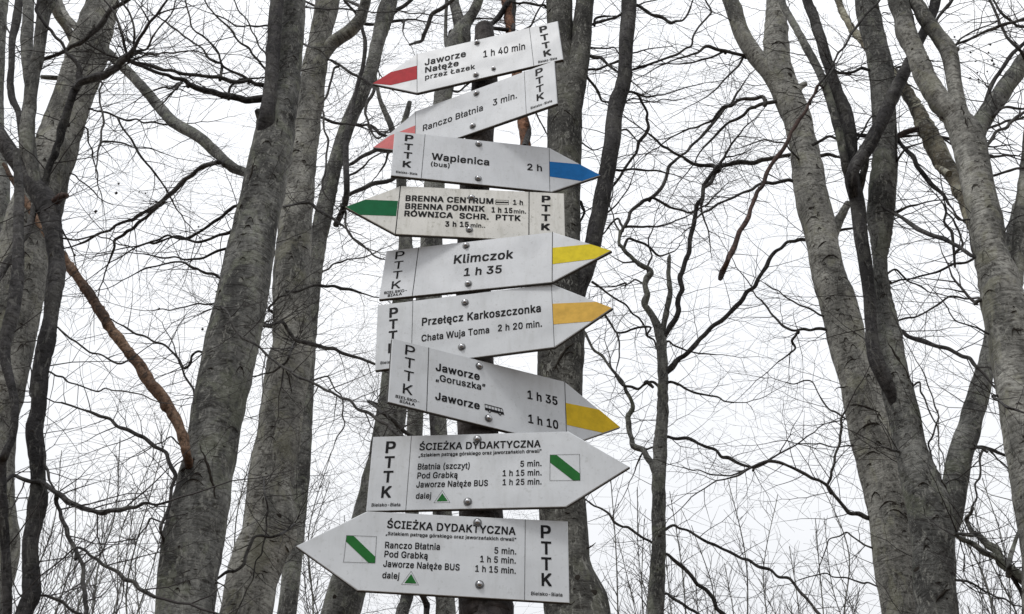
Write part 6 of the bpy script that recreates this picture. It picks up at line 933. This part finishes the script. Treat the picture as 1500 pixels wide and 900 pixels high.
t.branch((1397, 68, 4), (1420, 58, 4), (1447, 45, 5), (1470, 36, 5), (1500, 28, 5), (1530, 20, 5), ln=.6, every=.07); t.branch((1400, 68), (1415, 52), (1440, 40), (1470, 25), (1490, 20), w0=3); t.branch((1430, 195, 5), (1445, 145, 6), (1458, 115, 6), (1475, 90, 6), (1493, 70, 6), (1510, 50, 5), ln=.5)
t.branch((1495, 75, 5), (1475, 55, 4), (1465, 35, 4), (1457, 15, 4), (1447, -3, 4)); t.branch((1520, 50, 4), (1490, 38, 4), (1465, 17, 4), (1455, 0, 3)); t.branch((1372, 30, 4), (1380, 18, 5), (1393, 3, 5), (1400, -10, 5), ln=.4)
t.branch((1443, 215, 4), (1455, 200, 5), (1480, 180, 5), (1500, 165, 5)); t.branch((1442, 190, 4), (1465, 182, 4), (1500, 172, 4)); t.branch((1447, 260, 4), (1470, 253, 4), (1490, 247, 4), (1510, 245, 4)); t.branch((1455, 170), (1475, 157), (1505, 160), w0=5)
t.branch((1443, 238, 6), (1448, 229, 7), (1455, 230, 5), every=1); t.branch((1435, 440, 6), (1430, 446, 7), (1428, 443, 6), every=1); t.branch((1428, 377, 5), (1416, 370, 6), (1405, 362, 6), (1383, 350, 7), (1353, 340, 7), (1330, 325, 6), (1312, 314, 5), ln=.4, m='beech_dark', dy=.5)
t.branch((1440, 330), (1420, 322), (1405, 322), (1395, 312), w0=4); t.branch((1470, 340), (1480, 325), (1500, 315), w0=3); t.branch((1455, 580, 4), (1475, 597, 4), (1500, 605, 3), y0=-.4); t.branch((1450, 490), (1430, 480), (1400, 470), (1380, 440), w0=3)
t.branch((1425, 745, 5), (1415, 760, 6), (1425, 780, 8), (1450, 800, 12), (1475, 830, 15), (1500, 850, 16), (1530, 870, 18), m='beech', y0=.4, dy=0, ln=.5); t.branch((1400, 782, 5), (1430, 800, 8), (1455, 815, 9), (1475, 835, 10), m='beech', y0=.35, dy=.05); t.branch((1478, 830, 8), (1485, 800, 6), (1492, 780, 5), y0=.4, m='beech')
t.branch((1400, 850), (1430, 858), (1460, 875), (1500, 890), w0=4, y0=.5); t.branch((1425, 650), (1450, 660), (1480, 690), (1500, 700), w0=3, y0=.5)
for a in ((1440, 395, 12, 36), (1414, 200, 10, 26), (1345, 105, 10, 8), (1358, 102, 20, 10), (1420, 165, 8, 20), (1443, 440, 14, 8), (1438, 415, 10, 8)): t.scar(*a)
for a in ((1332, 31, 9, 8), (1333, 80, 6, 6), (1347, 101, 6, 5), (1450, 326, 6, 5), (1378, 175, 6, 5), (1479, 392, 8, 5), (1484, 410, 7, 22), (1490, 655, 7, 8), (1495, 640, 5, 5)): t.scar(*a, 'knot')
t.crack((1402, 168), (1406, 185), (1411, 202), wd=2); t.crack((1482, 382), (1480, 400), (1474, 418), wd=2); t.wrinkles(60, (150, 700))
t.fuzz(.5, .7, .3); t.done(husks=[(1435, 70, 20, 18), (1450, 100, 14, 16)])

# --- far trees: low broom-shaped crowns along the bottom of the picture
FG = 'bare young trees far behind'
def far_tree(x, y_top, Y, sp, label, seed, dens=1.0):
    rs = random.Random(seed); base = at(x, 930, Y); top = at(x, y_top, Y); H = top.z; r0 = .030 * Y / 14
    root = empty('young_tree', (base.x, Y, 0)); tag(root, label, 'tree', FG)
    zf = base.z * .75; tw = []; W = sp * Y * 1.15 / FOCAL
    for j in range(rs.choice((2, 3, 3, 4))):           # several thin stems rising from one foot
        a = rs.uniform(0, 6.28); lean = rs.uniform(.0, 1) * W * .7 * (j > 0); Hj = H * (1 if j == 0 else rs.uniform(.86, .98))
        ox, oy = math.cos(a) * lean, math.sin(a) * lean * .5; rj = r0 * (1 if j == 0 else .75); P = [(base.x, Y, -.2, rj * 1.3)]
        for k in range(1, 9):
            f = k / 8; P.append((base.x + ox * f ** 1.5 + rs.uniform(-.22, .22), Y + oy * f ** 1.5, Hj * f, max(.006, rj * (1 - .85 * f))))
        me, S = limb_mesh('trunk', P, 7, .1, seed + j, step=3); link('trunk', me, M['beech'], root)
        for k in range(int(34 * dens)):
            z = zf + (Hj - zf) * rs.random() ** .9 * .97; f = (z - zf) / (Hj - zf)
            i = int(np.argmin(np.abs(S[:, 2] - z))); a = rs.uniform(0, 2 * math.pi)
            d = (math.cos(a) * .8, math.sin(a) * .6, rs.uniform(.4, 1.6)); ln = (1 - f * .7) * rs.uniform(.5, 1.2) * W * .95
            far_walk(tuple(S[i, :3]), d, ln, r0 * .26 * (1 - f * .5), 0, tw, rs)
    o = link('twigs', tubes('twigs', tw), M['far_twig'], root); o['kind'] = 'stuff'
def far_walk(start, d, ln, r, lvl, out, rs):
    n = max(3, int(ln / (.3, .22, .16)[lvl])); x, y, z = start; m = math.sqrt(sum(c * c for c in d)); dx, dy, dz = (c / m for c in d)
    pts, rad = [(x, y, z)], [r]; st = ln / n
    for i in range(1, n + 1):
        dx += rs.gauss(0, .21); dy += rs.gauss(0, .15); dz += rs.gauss(0, .1) + .05
        m = 1 / math.sqrt(dx * dx + dy * dy + dz * dz); dx *= m; dy *= m; dz *= m; x += dx * st; y += dy * st; z += dz * st
        pts.append((x, y, z)); rr = max(.0030, r * (1 - .75 * i / n)); rad.append(rr)
        if lvl < 2:
            for _ in range(1 if rs.random() < .85 else 2):
                a = rs.choice((-1, 1)) * rs.uniform(.3, .8); c, s = math.cos(a), math.sin(a)
                l2 = ln * rs.uniform(.25, .55) * (1 - .4 * i / n)
                if l2 > .15: far_walk((x, y, z), (dx * c - dz * s, dy + rs.uniform(-.4, .4), dx * s + dz * c + .25), l2, max(.0030, rr * .5), lvl + 1, out, rs)
    out.append((pts, rad))
FT = [(30, 660, 22, 110, 'bare young tree seen between the pale leaning beech and the dark crooked stem, low left'),
      (250, 660, 21, 110, 'bare young tree whose crown touches the left side of the big grey trunk'),
      (155, 720, 25, 140, 'most distant low bare tree at the bottom left'),
      (950, 760, 22, 100, 'pale distant bare tree just behind the foot of the slender crooked beech'),
      (1040, 770, 25, 130, 'low distant bare tree right of the slender crooked beech, behind a taller one'),
      (1250, 690, 20, 80, 'bare young tree mostly hidden behind the pale knotty beech'),
      (1480, 680, 19, 90, 'bare young tree at the bottom right corner behind the large smooth beech'),
      (1410, 760, 23, 80, 'low distant bare tree right of the dark many-stemmed beech'),
      (120, 640, 16, 120, 'bare young tree low at the left, just right of the dark crooked stem'),
      (190, 610, 18, 130, 'tallest bare young tree low at the left, beside the big grey trunk'),
      (70, 700, 20, 110, 'low bare young tree nearest the bottom left corner'),
      (335, 640, 17, 70, 'bare young tree showing in the gap between the two grey trunks left of the signs'),
      (455, 660, 19, 100, 'bare young tree below the left sign tips, left of the lowest sign'),
      (600, 800, 21, 80, 'faint bare young tree under the lowest sign'),
      (905, 690, 15, 90, 'bare young tree between the trunk behind the signs and the slender crooked beech'),
      (1000, 720, 18, 90, 'bare young tree directly right of the slender crooked beech'),
      (1090, 700, 17, 120, 'fan-shaped bare young tree in the open sky right of centre'),
      (1215, 760, 16, 90, 'bare young tree touching the left side of the pale knotty beech'),
      (1440, 600, 15, 110, 'bare young tree between the two right-hand beeches'),
      (1160, 800, 24, 100, 'smallest distant bare tree at the bottom right of centre')]
for k, (x, yt, Y, sp, lb) in enumerate(FT): far_tree(x, yt, Y, sp, lb, 100 + k, dens=1.0)
